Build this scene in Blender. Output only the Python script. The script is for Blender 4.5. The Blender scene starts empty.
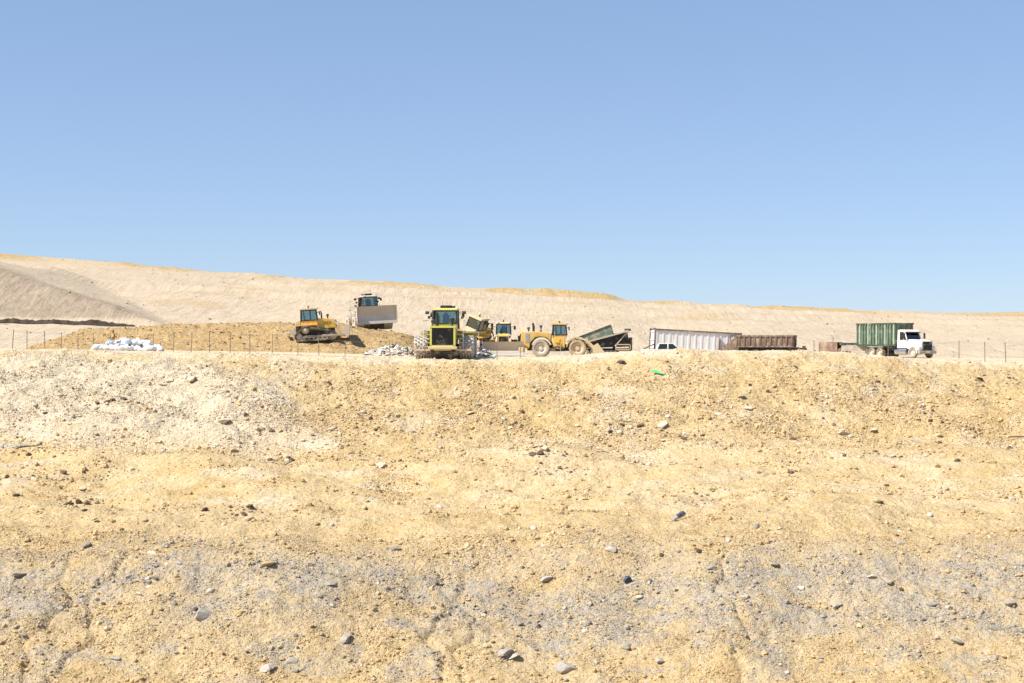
import bpy, math, random
import numpy as np
from mathutils import Vector, Matrix, Euler
R = math.radians
random.seed(7); rng = np.random.default_rng(11)
scene = bpy.context.scene
C = scene.collection

# ------------------------------------------------------------------ camera, sky, sun, exposure
F = 1422.2                      # focal length in pixels (50 mm on 36 mm, 1024 px wide)
CAMZ = 1.8
cam = bpy.data.objects.new('camera', bpy.data.cameras.new('camera')); C.objects.link(cam)
cam.data.lens = 50; cam.data.sensor_width = 36; cam.data.clip_end = 9000; cam.data.clip_start = 0.1
cam.location = (0, 0, CAMZ); cam.rotation_euler = (R(90), 0, 0)
scene.camera = cam
SUN_EL = 50; TO_SUN = Vector((-0.91, -0.41, 0)).normalized()
SUN_AZ = math.atan2(TO_SUN.x, TO_SUN.y)
w = bpy.data.worlds.new('World'); scene.world = w; w.use_nodes = True
nt = w.node_tree; bg = nt.nodes['Background']
sky = nt.nodes.new('ShaderNodeTexSky'); sky.sky_type = 'NISHITA'; sky.sun_disc = False
sky.sun_elevation = R(SUN_EL); sky.sun_rotation = SUN_AZ
sky.altitude = 1500; sky.air_density = 1.0; sky.dust_density = 0.0; sky.ozone_density = 1.0
gmw = nt.nodes.new('ShaderNodeGamma'); gmw.inputs['Gamma'].default_value = 0.52      # milder falloff from horizon to zenith: pale dry-air sky
mxw = nt.nodes.new('ShaderNodeMix'); mxw.data_type = 'RGBA'; mxw.blend_type = 'MULTIPLY'; mxw.inputs[0].default_value = 1; mxw.inputs[7].default_value = (0.80, 0.965, 1.245, 1)
nt.links.new(sky.outputs[0], gmw.inputs[0]); nt.links.new(gmw.outputs[0], mxw.inputs[6]); nt.links.new(mxw.outputs[2], bg.inputs[0]); bg.inputs[1].default_value = 0.15
sun = bpy.data.objects.new('sun', bpy.data.lights.new('sun', 'SUN')); C.objects.link(sun)
sun.data.energy = 4.6; sun.data.angle = R(0.53); sun.data.color = (1.0, 0.95, 0.87)
d = Vector((TO_SUN.x*math.cos(R(SUN_EL)), TO_SUN.y*math.cos(R(SUN_EL)), math.sin(R(SUN_EL))))
sun.rotation_euler = d.to_track_quat('Z', 'Y').to_euler(); sun.location = d*60
vs = scene.view_settings
vs.view_transform = 'Standard'; vs.look = 'None'; vs.gamma = 1; vs.use_curve_mapping = False
vs.exposure = 0.82
scene.render.engine = 'CYCLES'

# ------------------------------------------------------------------ noise and materials
def _hash(ix, iy, seed):
    h = (ix.astype(np.int64)*374761393 + iy.astype(np.int64)*668265263 + seed*974634777) & 0xffffffff
    h = ((h ^ (h >> 13))*1274126177) & 0xffffffff
    h = ((h ^ (h >> 16))*2246822519) & 0xffffffff
    return (h ^ (h >> 15)) & 0xffffffff
def pn(x, y, seed=0):
    x = np.asarray(x, float); y = np.asarray(y, float)
    ix = np.floor(x); iy = np.floor(y); fx = x-ix; fy = y-iy
    u = fx*fx*fx*(fx*(fx*6-15)+10); v = fy*fy*fy*(fy*(fy*6-15)+10)
    def g(dx, dy):
        a = _hash(ix+dx, iy+dy, seed)/4294967295.0*2*np.pi
        return np.cos(a)*(fx-dx)+np.sin(a)*(fy-dy)
    n0 = g(0, 0)*(1-u)+g(1, 0)*u; n1 = g(0, 1)*(1-u)+g(1, 1)*u
    return (n0*(1-v)+n1*v)*1.5
def fbm(x, y, octs=4, seed=0, gain=0.5):
    s = 0; a = 1; f = 1
    for i in range(octs):
        s = s+a*pn(x*f+i*17.3, y*f-i*9.1, seed+i); a *= gain; f *= 2.03
    return s
def sst(a, b, t):
    t = np.clip((np.asarray(t, float)-a)/(b-a), 0, 1); return t*t*(3-2*t)

def newmat(name):
    m = bpy.data.materials.new(name); m.use_nodes = True
    return m, m.node_tree.nodes, m.node_tree.links, m.node_tree.nodes['Principled BSDF']
def N(nodes, typ, **kw):
    n = nodes.new(typ)
    for k, v in kw.items():
        if k in n.inputs: n.inputs[k].default_value = v
        else: setattr(n, k, v)
    return n
def ramp(nodes, links, src, p0, p1, c0=(0, 0, 0, 1), c1=(1, 1, 1, 1)):
    r = nodes.new('ShaderNodeValToRGB'); e = r.color_ramp.elements
    e[0].position = p0; e[0].color = c0; e[1].position = p1; e[1].color = c1
    links.new(src, r.inputs[0]); return r.outputs[0]
def mixc(nodes, links, fac, a, b, blend='MIX'):
    n = nodes.new('ShaderNodeMix'); n.data_type = 'RGBA'; n.blend_type = blend
    for idx, v in ((0, fac), (6, a), (7, b)):
        if hasattr(v, 'links'): links.new(v, n.inputs[idx])
        elif idx == 0: n.inputs[0].default_value = v
        else: n.inputs[idx].default_value = (*v, 1)
    return n.outputs[2]
def math_(nodes, links, op, a, b):
    n = nodes.new('ShaderNodeMath'); n.operation = op; n.use_clamp = False
    for i, v in enumerate((a, b)):
        if hasattr(v, 'links'): links.new(v, n.inputs[i])
        else: n.inputs[i].default_value = v
    return n.outputs[0]
DUST = (0.56, 0.45, 0.30)
MATS = {}
def paint(name, col, rough=0.5, metal=0.0, dust=0.35, scale=1.6, col2=None, bump=0.0):
    m, n, l, b = newmat(name)
    tc = n.new('ShaderNodeTexCoord')
    no = N(n, 'ShaderNodeTexNoise', Scale=scale, Detail=8.0, Roughness=0.65); l.new(tc.outputs['Object'], no.inputs['Vector'])
    mp = n.new('ShaderNodeMapping'); mp.inputs['Scale'].default_value = (6, 6, 0.8); l.new(tc.outputs['Object'], mp.inputs[0])
    st = N(n, 'ShaderNodeTexNoise', Scale=1.0, Detail=5.0); l.new(mp.outputs[0], st.inputs['Vector'])
    base = (*col, 1)
    c = col
    if col2:
        c = mixc(n, l, ramp(n, l, st.outputs[0], 0.40, 0.66), col, col2)
    f = ramp(n, l, no.outputs[0], 0.62-dust*0.55, 0.80-dust*0.25)
    f = math_(n, l, 'MULTIPLY', f, 0.9)
    c2 = mixc(n, l, f, c, DUST)
    l.new(c2, b.inputs['Base Color']); b.inputs['Metallic'].default_value = metal
    rr = math_(n, l, 'MULTIPLY_ADD', f, 0.3); rr.node.inputs[2].default_value = rough
    l.new(rr, b.inputs['Roughness'])
    if bump:
        bp = N(n, 'ShaderNodeBump', Strength=bump, Distance=0.03); l.new(no.outputs[0], bp.inputs['Height']); l.new(bp.outputs[0], b.inputs['Normal'])
    MATS[name] = m; return m
paint('yellow', (0.80, 0.45, 0.03), 0.5, dust=0.33, col2=(0.60, 0.36, 0.06))
paint('lemon', (0.58, 0.58, 0.08), 0.45, dust=0.34)
paint('dusty_yellow', (0.60, 0.45, 0.18), 0.7, dust=0.75)
paint('dusty_steel', (0.52, 0.46, 0.39), 0.6, 0.05, dust=0.62)
paint('blade_steel', (0.34, 0.29, 0.25), 0.5, 0.3, dust=0.45)
paint('worn_blade', (0.55, 0.51, 0.47), 0.5, 0.1, dust=0.40)
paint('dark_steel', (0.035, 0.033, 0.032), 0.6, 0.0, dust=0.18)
paint('black', (0.015, 0.015, 0.016), 0.55, dust=0.12)
paint('track_steel', (0.075, 0.062, 0.053), 0.65, 0.1, dust=0.38)
paint('rubber', (0.05, 0.045, 0.04), 0.85, dust=0.6)
paint('pale_tyre', (0.20, 0.17, 0.14), 0.85, dust=0.72)
paint('rim_white', (0.62, 0.58, 0.52), 0.5, dust=0.4)
paint('rim_tan', (0.55, 0.42, 0.28), 0.6, dust=0.5)
paint('white', (0.78, 0.77, 0.74), 0.35, dust=0.32)
paint('white_rib', (0.80, 0.78, 0.77), 0.5, dust=0.12, col2=(0.70, 0.67, 0.62))
paint('green', (0.06, 0.105, 0.07), 0.65, dust=0.20, col2=(0.145, 0.195, 0.14))
paint('pale_green', (0.27, 0.35, 0.26), 0.6, dust=0.3)
paint('dark_green', (0.03, 0.07, 0.045), 0.6, dust=0.15)
paint('grey_green', (0.14, 0.19, 0.14), 0.6, dust=0.3)
paint('rust', (0.12, 0.07, 0.052), 0.8, dust=0.24, col2=(0.25, 0.175, 0.13))
paint('rust_red', (0.24, 0.135, 0.095), 0.8, dust=0.35)
paint('chrome', (0.6, 0.6, 0.6), 0.25, 0.9, dust=0.15)
paint('lamp', (0.75, 0.72, 0.65), 0.2, dust=0.1)
paint('orange', (0.80, 0.22, 0.02), 0.3, dust=0.05)
paint('skin', (0.30, 0.17, 0.11), 0.6, dust=0.0)
paint('shirt', (0.035, 0.035, 0.045), 0.9, dust=0.0)
paint('vest', (0.85, 0.36, 0.03), 0.8, dust=0.0)
paint('jeans', (0.36, 0.50, 0.58), 0.9, dust=0.0)
paint('post', (0.20, 0.16, 0.12), 0.8, dust=0.2)
paint('wire', (0.30, 0.26, 0.22), 0.6, 0.4, dust=0.1)
paint('bag_white', (0.76, 0.76, 0.78), 0.4, dust=0.24, scale=3.0, bump=1.0)
paint('bag_blue', (0.45, 0.60, 0.78), 0.35, dust=0.1, bump=0.6)
paint('bag_black', (0.03, 0.03, 0.035), 0.3, dust=0.05, bump=0.6)
paint('cloth_grey', (0.22, 0.235, 0.235), 0.95, dust=0.34, scale=4.0)
paint('navy', (0.04, 0.05, 0.09), 0.6, dust=0.1)
paint('green_plastic', (0.08, 0.62, 0.18), 0.5, dust=0.05)
paint('wood', (0.14, 0.10, 0.07), 0.8, dust=0.1)
paint('cardboard', (0.42, 0.28, 0.16), 0.9, dust=0.1)
def glassmat():
    m, n, l, b = newmat('glass'); out = n['Material Output']
    tr = N(n, 'ShaderNodeBsdfTransparent'); tr.inputs[0].default_value = (0.62, 0.75, 0.74, 1)
    gl = N(n, 'ShaderNodeBsdfGlossy', Roughness=0.08)
    fr = N(n, 'ShaderNodeFresnel', IOR=1.6)
    f2 = math_(n, l, 'ADD', fr.outputs[0], 0.10)
    mx = n.new('ShaderNodeMixShader'); l.new(f2, mx.inputs[0]); l.new(tr.outputs[0], mx.inputs[1]); l.new(gl.outputs[0], mx.inputs[2])
    l.new(mx.outputs[0], out.inputs[0]); n.remove(b); MATS['glass'] = m
glassmat()

def stonemat(name, c1, c2, scale=3.0):
    m, n, l, b = newmat(name)
    tc = n.new('ShaderNodeTexCoord'); oi = n.new('ShaderNodeObjectInfo')
    no = N(n, 'ShaderNodeTexNoise', Scale=scale, Detail=8.0, Roughness=0.7); l.new(tc.outputs['Object'], no.inputs['Vector'])
    c = mixc(n, l, ramp(n, l, no.outputs[0], 0.35, 0.65), c1, c2)
    hs = n.new('ShaderNodeHueSaturation'); l.new(c, hs.inputs['Color'])
    v = math_(n, l, 'MULTIPLY_ADD', oi.outputs['Random'], 0.4); v.node.inputs[2].default_value = 0.8; l.new(v, hs.inputs['Value'])
    l.new(hs.outputs[0], b.inputs['Base Color']); b.inputs['Roughness'].default_value = 0.95; b.inputs['Specular IOR Level'].default_value = 0.15
    bp = N(n, 'ShaderNodeBump', Strength=0.7, Distance=0.06); l.new(no.outputs[0], bp.inputs['Height']); l.new(bp.outputs[0], b.inputs['Normal'])
    MATS[name] = m
stonemat('stone_pale', (0.62, 0.53, 0.40), (0.50, 0.41, 0.28))
stonemat('stone_grey', (0.42, 0.37, 0.30), (0.29, 0.265, 0.235), 5.0)
stonemat('stone_dark', (0.10, 0.075, 0.055), (0.17, 0.12, 0.08))
stonemat('stone_sand', (0.52, 0.39, 0.21), (0.42, 0.31, 0.17))
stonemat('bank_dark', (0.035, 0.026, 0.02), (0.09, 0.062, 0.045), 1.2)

def groundmat():
    m, n, l, b = newmat('soil')
    geo = n.new('ShaderNodeNewGeometry'); P = geo.outputs['Position']
    def att(a):
        x = n.new('ShaderNodeAttribute'); x.attribute_name = a; return x.outputs['Fac']
    def noise(scale, det=6.0, rough=0.6, vec=None):
        x = N(n, 'ShaderNodeTexNoise', Scale=scale, Detail=det, Roughness=rough); l.new(vec or P, x.inputs['Vector']); return x.outputs[0]
    grey, pale, hill, brown, spur, ridge, rough = [att(a) for a in ('grey', 'pale', 'hill', 'brown', 'spur', 'ridge', 'rough')]
    big = noise(0.09, 5); mid = noise(0.7, 7, 0.65); fine = noise(4.0, 8, 0.72); grit = noise(11.0, 4, 0.7)
    c = mixc(n, l, ramp(n, l, big, 0.38, 0.62), (0.51, 0.352, 0.155), (0.545, 0.40, 0.215))
    c = mixc(n, l, ramp(n, l, mid, 0.42, 0.70), c, (0.60, 0.46, 0.265))
    # pale dry soil
    c = mixc(n, l, pale, c, mixc(n, l, ramp(n, l, mid, 0.3, 0.7), (0.57, 0.465, 0.32), (0.64, 0.55, 0.42)))
    # grey gravel washed out of the soil, in patches
    g1 = math_(n, l, 'MULTIPLY', ramp(n, l, noise(0.9, 8, 0.78), 0.36, 0.54), grey)
    c = mixc(n, l, g1, c, mixc(n, l, ramp(n, l, grit, 0.35, 0.65), (0.31, 0.272, 0.225), (0.46, 0.41, 0.34)))
    # hill: dozer-tracked pale soil
    mp = n.new('ShaderNodeMapping'); mp.inputs['Scale'].default_value = (2.3, 0.11, 0.05); l.new(P, mp.inputs[0])
    st = noise(1.0, 7, 0.7, mp.outputs[0])
    hc = mixc(n, l, ramp(n, l, st, 0.36, 0.64), (0.40, 0.32, 0.225), (0.52, 0.425, 0.31))
    hc = mixc(n, l, math_(n, l, 'MULTIPLY', ramp(n, l, noise(0.03, 4), 0.40, 0.66), 0.5), hc, (0.53, 0.425, 0.295))
    mph = n.new('ShaderNodeMapping'); mph.inputs['Scale'].default_value = (0.02, 0.16, 0.5); l.new(P, mph.inputs[0])
    hc = mixc(n, l, math_(n, l, 'MULTIPLY', ramp(n, l, noise(1.0, 6, 0.65, mph.outputs[0]), 0.50, 0.68), 0.40), hc, (0.45, 0.35, 0.235))
    hc = mixc(n, l, math_(n, l, 'MULTIPLY', ramp(n, l, noise(2.2, 3, 0.7), 0.66, 0.74), 0.45), hc, (0.28, 0.21, 0.14))
    c = mixc(n, l, hill, c, hc)
    mp2 = n.new('ShaderNodeMapping'); mp2.inputs['Rotation'].default_value = (0, 0, R(50)); mp2.inputs['Scale'].default_value = (1.2, 0.12, 1.0); l.new(P, mp2.inputs[0])
    sp = noise(1.0, 6, 0.7, mp2.outputs[0])
    c = mixc(n, l, spur, c, mixc(n, l, ramp(n, l, sp, 0.36, 0.64), (0.25, 0.195, 0.14), (0.37, 0.295, 0.215)))  # spur: darker, greyer tone with diagonal streaks
    c = mixc(n, l, math_(n, l, 'MULTIPLY', ridge, ramp(n, l, mid, 0.30, 0.50)), c, (0.40, 0.28, 0.13))
    c = mixc(n, l, brown, c, mixc(n, l, ramp(n, l, mid, 0.35, 0.65), (0.345, 0.22, 0.095), (0.415, 0.29, 0.145)))
    # clods and grains
    wv = n.new('ShaderNodeVectorMath'); wv.operation = 'ADD'; l.new(P, wv.inputs[0])
    wn = N(n, 'ShaderNodeTexNoise', Scale=3.0, Detail=3.0); l.new(P, wn.inputs['Vector'])
    ws = n.new('ShaderNodeVectorMath'); ws.operation = 'SCALE'; ws.inputs['Scale'].default_value = 0.35; l.new(wn.outputs['Color'], ws.inputs[0]); l.new(ws.outputs[0], wv.inputs[1])
    v1 = N(n, 'ShaderNodeTexVoronoi', Scale=2.6); l.new(wv.outputs[0], v1.inputs['Vector'])
    v2 = N(n, 'ShaderNodeTexVoronoi', Scale=7.5); l.new(wv.outputs[0], v2.inputs['Vector'])
    near = math_(n, l, 'SUBTRACT', 1.0, hill)
    sepv = n.new('ShaderNodeSeparateColor'); l.new(v2.outputs['Color'], sepv.inputs[0])
    c = mixc(n, l, math_(n, l, 'MULTIPLY', near, 0.22), c, ramp(n, l, sepv.outputs[0], 0.0, 0.9, (0.36, 0.36, 0.34, 1), (1.0, 1.0, 1.0, 1)), 'MULTIPLY')
    c = mixc(n, l, math_(n, l, 'MULTIPLY', math_(n, l, 'MULTIPLY', ramp(n, l, sepv.outputs[1], 0.70, 0.90), near), 0.30), c, (0.66, 0.50, 0.38))
    c = mixc(n, l, math_(n, l, 'MULTIPLY', math_(n, l, 'MULTIPLY', ramp(n, l, sepv.outputs[2], 0.70, 0.90), near), 0.30), c, (0.62, 0.50, 0.20))
    # small scale tone
    c = mixc(n, l, 0.32, c, ramp(n, l, fine, 0.34, 0.62, (0.35, 0.35, 0.35, 1), (1, 1, 1, 1)), 'MULTIPLY')
    hs = n.new('ShaderNodeHueSaturation'); hs.inputs['Value'].default_value = 1.10; hs.inputs['Saturation'].default_value = 1.0; l.new(c, hs.inputs['Color'])
    l.new(hs.outputs[0], b.inputs['Base Color'])
    b.inputs['Roughness'].default_value = 1.0; b.inputs['Specular IOR Level'].default_value = 0.05
    b1 = N(n, 'ShaderNodeBump', Distance=0.16); l.new(rough, b1.inputs['Strength']); l.new(fine, b1.inputs['Height'])
    b2 = N(n, 'ShaderNodeBump', Strength=0.9, Distance=0.30); l.new(mid, b2.inputs['Height']); l.new(b1.outputs[0], b2.inputs['Normal'])
    hb = n.new('ShaderNodeBump'); hb.inputs['Distance'].default_value = 0.45
    l.new(math_(n, l, 'MULTIPLY', hill, 0.5), hb.inputs['Strength']); l.new(st, hb.inputs['Height']); l.new(b2.outputs[0], hb.inputs['Normal'])
    vb = N(n, 'ShaderNodeBump', Distance=0.22); vb.invert = True; l.new(math_(n, l, 'MULTIPLY', rough, 0.45), vb.inputs['Strength']); l.new(v1.outputs['Distance'], vb.inputs['Height']); l.new(hb.outputs[0], vb.inputs['Normal'])
    vb2 = N(n, 'ShaderNodeBump', Distance=0.10); vb2.invert = True; l.new(math_(n, l, 'MULTIPLY', rough, 0.48), vb2.inputs['Strength']); l.new(v2.outputs['Distance'], vb2.inputs['Height']); l.new(vb.outputs[0], vb2.inputs['Normal'])
    l.new(vb2.outputs[0], b.inputs['Normal'])
    MATS['soil'] = m
groundmat()
def rubblemat():
    m, n, l, b = newmat('rubble')
    a = n.new('ShaderNodeAttribute'); a.attribute_name = 'tint'; a.attribute_type = 'INSTANCER'
    tc = n.new('ShaderNodeTexCoord')
    no = N(n, 'ShaderNodeTexNoise', Scale=2.5, Detail=5.0); l.new(tc.outputs['Object'], no.inputs['Vector'])
    c = mixc(n, l, 0.35, a.outputs['Color'], ramp(n, l, no.outputs[0], 0.3, 0.7, (0.4, 0.4, 0.4, 1), (1, 1, 1, 1)), 'MULTIPLY')
    l.new(c, b.inputs['Base Color']); b.inputs['Roughness'].default_value = 1.0; b.inputs['Specular IOR Level'].default_value = 0.05
    MATS['rubble'] = m
rubblemat()

# ------------------------------------------------------------------ terrain heights (metres, y = distance from the camera)
_pd = np.array([-2000, -60, -3, 3, 6, 15, 30, 45, 60, 70, 77, 84, 90, 95, 106, 118, 136.5, 139.5, 6000.])
_pz = np.array([0, 0, 0.2, 0.1, -1.5, -11, -19, -21.5, -21.5, -19.6, -16.7, -13.5, -10.9, -10.15, -8.6, -6.5, -0.10, 0.0, 0.])
_td = np.linspace(-70, 200, 2701); _tz = np.interp(_td, _pd, _pz)
_k = np.exp(-np.linspace(-2, 2, 41)**2); _k /= _k.sum(); _tz2 = np.convolve(np.pad(_tz, 20, mode='edge'), _k, 'valid')
def X(px, dd): return (px-512)*dd/F
def Zp(py, dd): return CAMZ-(py-341.5)*dd/F
_cx = np.array([-600, 0, 90, 165, 300, 420, 500, 560, 620, 655, 800, 830, 862, 895, 940, 1024, 1600.])
_cy = np.array([345, 349, 350, 352, 356, 359.5, 360, 356, 352, 350.5, 350.5, 352.5, 355, 358.5, 360, 362, 366.])
_crx = X(_cx, 137.0); _crz = Zp(_cy, 137.0)
_tx = X(np.array([-600, 0, 150, 300, 420, 580, 625, 660, 735, 770, 815, 900, 1024, 1600.]), 150.0)
_tz_ = np.array([1.2, 1.0, 0.85, 0.62, 0.26, 0.22, 0.05, -0.15, -0.45, -0.15, 0.1, 0.08, -0.1, -0.5])
_rx = X(np.array([-900, -300, 0, 80, 150, 230, 300, 395, 470, 530, 600, 625, 680, 780, 850, 930, 1024, 1400, 2200.]), 320.0)
_rz = Zp(np.array([235, 244, 254.5, 262, 268, 274, 279.5, 284.5, 289.5, 292.5, 296.5, 302, 304.5, 308.5, 312, 314, 316.5, 320, 323.]), 320.0)
_k2 = np.exp(-np.linspace(-2, 2, 21)**2); _k2 /= _k2.sum()
_rtx = np.linspace(-330, 380, 711); _rtz = np.convolve(np.pad(np.interp(_rtx, _rx, _rz), 10, mode='edge'), _k2, 'valid')
def terrace(x): return np.interp(x, _tx, _tz_)
def crestz(x): return np.interp(x, _crx, _crz)
def G0(x, y):
    x = np.asarray(x, float); y = np.asarray(y, float)
    T = terrace(x); Cz = crestz(x)
    yy = y + (2.6*pn(x/21, y/60, 3)+1.1*pn(x/6.5, y/25, 4))*sst(60, 80, y)*(1-sst(120, 134, y))
    prof = np.interp(yy, _td, _tz2)
    top = T+(Cz-T)*np.exp(-np.clip((y-138)/4.0, 0, 9)**2)
    front = prof + Cz*sst(108, 136, y)
    z = np.where(y > 138, top, front)
    # hill
    left = 1-sst(-50, -28, x)
    d0 = 174+1*left
    s = np.clip((y-d0)/(320-d0), 0, 1)
    Rz = np.interp(x*320/np.maximum(np.minimum(y, 340), 150)*0.5+x*0.5, _rtx, _rtz)
    hz = (Rz-T)*(0.80*s+0.20*s*s*(3-2*s))
    hz = np.where(y > 320, (Rz-T)*(1-sst(322, 420, y)*0.9), hz)
    hz = hz*(1-sst(420, 900, y))
    z = z+hz
    # spur on the left
    zp = 13.2-(x+80)*0.30
    S = np.minimum(5.0+0.47*(y-206)+0.3*pn(x/6, y/6, 5), np.minimum(zp, 15))
    S = np.where((y > 206) & (y < 300), S, -99)
    z = np.maximum(z, S)
    return z
def Gs(x, y):
    x = np.asarray(x, float); y = np.asarray(y, float)
    slope = sst(62, 72, y)*(1-sst(134, 140, y))
    upper = sst(114, 119, y)*(1-sst(134, 141, y)); bench = sst(88, 93, y)*(1-sst(110, 117, y)); lower = sst(62, 70, y)*(1-sst(86, 91, y))
    far = sst(150, 180, y)
    z = G0(x, y)
    z = z+slope*(0.55*fbm(x/14, y/9, 2, 21)) + (upper*0.32+bench*0.24+lower*0.26)*fbm(x/3.2, y/2.6, 4, 31)
    z = z+(upper*0.10+bench*0.05+lower*0.085)*fbm(x/0.8, y/0.7, 3, 41)
    # dumped pale lobe at the left of the upper slope
    lobe = np.exp(-(((x+35.5+0.55*(y-125))/14.5)**6+((y-125.3)/8.8)**6)); z = z+lobe*(0.95+0.25*fbm(x/4, y/3, 3, 51))
    lobe2 = np.exp(-(((x-2.5)/3.2)**2+((y-114.5)/3.5)**2)); z = z+lobe2*0.55
    # shallow vehicle ruts on the bench
    z = z-bench*0.06*np.exp(-((pn(x/30, 0*x, 8)*3+y-104)/0.5)**2)-bench*0.06*np.exp(-((pn(x/30, 0*x, 8)*3+y-101.8)/0.5)**2)
    # erosion gullies in the lower face
    for gx, ph in ((-4.2, 0.0), (-2.6, 2.0), (-27, 1.0), (-24.5, 4.0), (13, 3.0)):
        cxl = gx+0.55*np.sin(y*0.9+ph)+0.25*np.sin(y*2.3+ph)
        z = z-lower*(0.34+0.2*pn(y/2+gx, 0*y, 7))*np.exp(-((x-cxl)/0.17)**2)
    # hill relief and a low irregular lip of loose soil on the ridge
    z = z+far*(0.35*fbm(x/16, y/20, 3, 61)+0.10*fbm(x/2.2, y/3.5, 3, 71))
    yb = y+6*pn(x/50, 0*x, 15)
    z = z+far*(0.7*sst(262, 266, yb)-0.7*sst(266, 282, yb)+0.5*sst(292, 295, yb)-0.5*sst(295, 306, yb))   # graded contour benches
    lip = np.exp(-((y-318)/5.0)**2); z = z+lip*(0.7*sst(2, 8, x)*(1-sst(22, 25.5, x))+0.35+1.1*np.clip(fbm(x/26, y/40, 3, 81)+0.15, 0, 1.2))
    z = z+(1-far)*sst(138, 142, y)*0.05*fbm(x/2.5, y/2.5, 3, 91)
    return z
# brown cover-soil mound
_mx = X(np.array([24, 38, 70, 108, 160, 290, 335, 365, 400, 425, 440.]), 160.0)
_mz = np.array([-0.2, 1.9, 3.1, 3.3, 3.75, 3.95, 3.75, 3.1, 2.5, 0.9, -0.2])
def Gm(x, y):
    x = np.asarray(x, float); y = np.asarray(y, float)
    T = terrace(x); top = np.interp(x, _mx, _mz)
    f = 0.55*np.clip((y-151)/14, 0, 1)+0.45*sst(151, 165, y)
    z = T-0.25+(top-T+0.25)*f
    z = np.where(y > 182, z-(y-182)*0.12, z)
    edge = sst(0, 0.2, f)
    z = z+edge*(0.18*fbm(x/3, y/3, 4, 101)+0.10*fbm(x/0.9, y/0.9, 2, 111))
    e = sst(_mx[0], _mx[1], x)*(1-sst(_mx[-2], _mx[-1], x))
    return z*e-(1-e)*1.5
def ground_at(x, y, mound=True):
    a = float(Gs(x, y))
    if mound and _mx[0] < x < _mx[-1] and 149 < y < 205: a = max(a, float(Gm(x, y)))
    return a
_rays = np.linspace(66, 160, 3000)
def pix(px, py):
    """ground point under a pixel: the first place the sight line meets the terrain"""
    xs = (px-512)/F*_rays; zs = CAMZ-(py-341.5)/F*_rays
    hit = np.nonzero(Gs(xs, _rays) >= zs)[0]
    i = hit[0] if len(hit) else int(np.argmin(zs-Gs(xs, _rays)))
    return float(xs[i]), float(_rays[i])

def gridmesh(name, xs, ys, hf, mat):
    nx, ny = len(xs), len(ys)
    XX, YY = np.meshgrid(xs, ys); ZZ = hf(XX, YY)
    co = np.stack([XX, YY, ZZ], -1).reshape(-1, 3)
    i = (np.arange(ny-1)[:, None]*nx+np.arange(nx-1)[None, :]).ravel()
    f = np.stack([i, i+1, i+nx+1, i+nx], 1)
    me = bpy.data.meshes.new(name)
    me.vertices.add(len(co)); me.vertices.foreach_set('co', co.ravel())
    me.loops.add(f.size); me.loops.foreach_set('vertex_index', f.ravel())
    me.polygons.add(len(f)); me.polygons.foreach_set('loop_start', np.arange(len(f))*4)
    me.polygons.foreach_set('use_smooth', np.ones(len(f), bool))
    me.update(); me.materials.append(mat)
    o = bpy.data.objects.new(name, me); C.objects.link(o); o['kind'] = 'structure'
    return o, co
def setattr_(o, name, vals):
    a = o.data.attributes.new(name, 'FLOAT', 'POINT'); a.data.foreach_set('value', np.asarray(vals, np.float32))
def zones(x, y):
    """soil kinds and soil tones, by place"""
    wob = 2.2*fbm(x/9, y/9, 3, 121)
    greyb = np.exp(-((y-85.6+wob*0.7)/4.2)**2)*(0.82+0.65*fbm(x/5, y/3.2, 4, 131)+0.20*sst(0, 15, x))
    greyb = greyb+0.60*sst(0.10, 0.5, fbm(x/4, y/2.6, 4, 141))*sst(70, 74, y)*(1-sst(84, 90, y))
    greyb = greyb+0.7*np.exp(-((y-100.5)/0.9)**2)*sst(0.05, 0.3, fbm(x/8, y/20, 2, 151))*sst(5, 16, x)
    grey = np.clip(greyb, 0, 0.95)
    lobe = np.exp(-(((x+35.5+0.7*wob+0.55*(y-125))/15.5)**8+((y-125.0+0.6*wob)/9.5)**8))
    bench = sst(95, 101, y+wob)*(1-sst(113, 119, y+wob))
    crest = sst(134, 138, y)
    pale = np.clip(lobe*0.95+bench*(0.10+0.6*fbm(x/7, y/3, 3, 161))+crest*0.8+0.5*sst(0.25, 0.6, fbm(x/6, y/5, 3, 171))*sst(112, 118, y)+0.5*np.exp(-(((x-2.5)/3)**2+((y-114.5)/3)**2)), 0, 1)
    hill = sst(152, 168, y+4*fbm(x/10, y/10, 2, 181))
    spur = sst(206, 207, y)*(1-sst(0, 6, (y-206)*0.47+5.5-(13.2-(x+80)*0.30)))*(1-sst(-60, -45, x+0.0))
    ridge = np.exp(-((y-316)/10.0)**2)*np.clip(0.25+sst(-0.15, 0.25, fbm(x/24, y/40, 3, 81)), 0, 1)
    ridge = np.maximum(ridge, sst(3, 8, x)*(1-sst(22, 26, x))*np.exp(-((y-314)/9.0)**4))
    ridge = np.maximum(ridge, sst(0.35, 0.6, fbm(x/22, y/9, 3, 191))*sst(215, 240, y)*0.45)
    rough = np.clip(1.0-0.2*bench-0.3*hill-0.4*crest, 0.15, 1)
    return dict(grey=grey, pale=pale, hill=hill, spur=spur, ridge=ridge, rough=rough, brown=np.zeros_like(x))
def spaced(segs):
    out = []
    for a, b, st in segs: out += list(np.arange(a, b-1e-6, st))
    out.append(segs[-1][1]); return np.array(out)
gx = spaced([(-3000, -600, 300), (-600, -200, 50), (-200, -90, 5), (-90, -62, 0.7), (-62, 62, 0.21), (62, 90, 0.7), (90, 200, 5), (200, 600, 50), (600, 3000, 300)])
gy = spaced([(-2500, -100, 300), (-100, 60, 4), (60, 70, 0.6), (70, 92, 0.16), (92, 112, 0.25), (112, 141, 0.19), (141, 165, 0.6), (165, 204, 1.0)])
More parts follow.
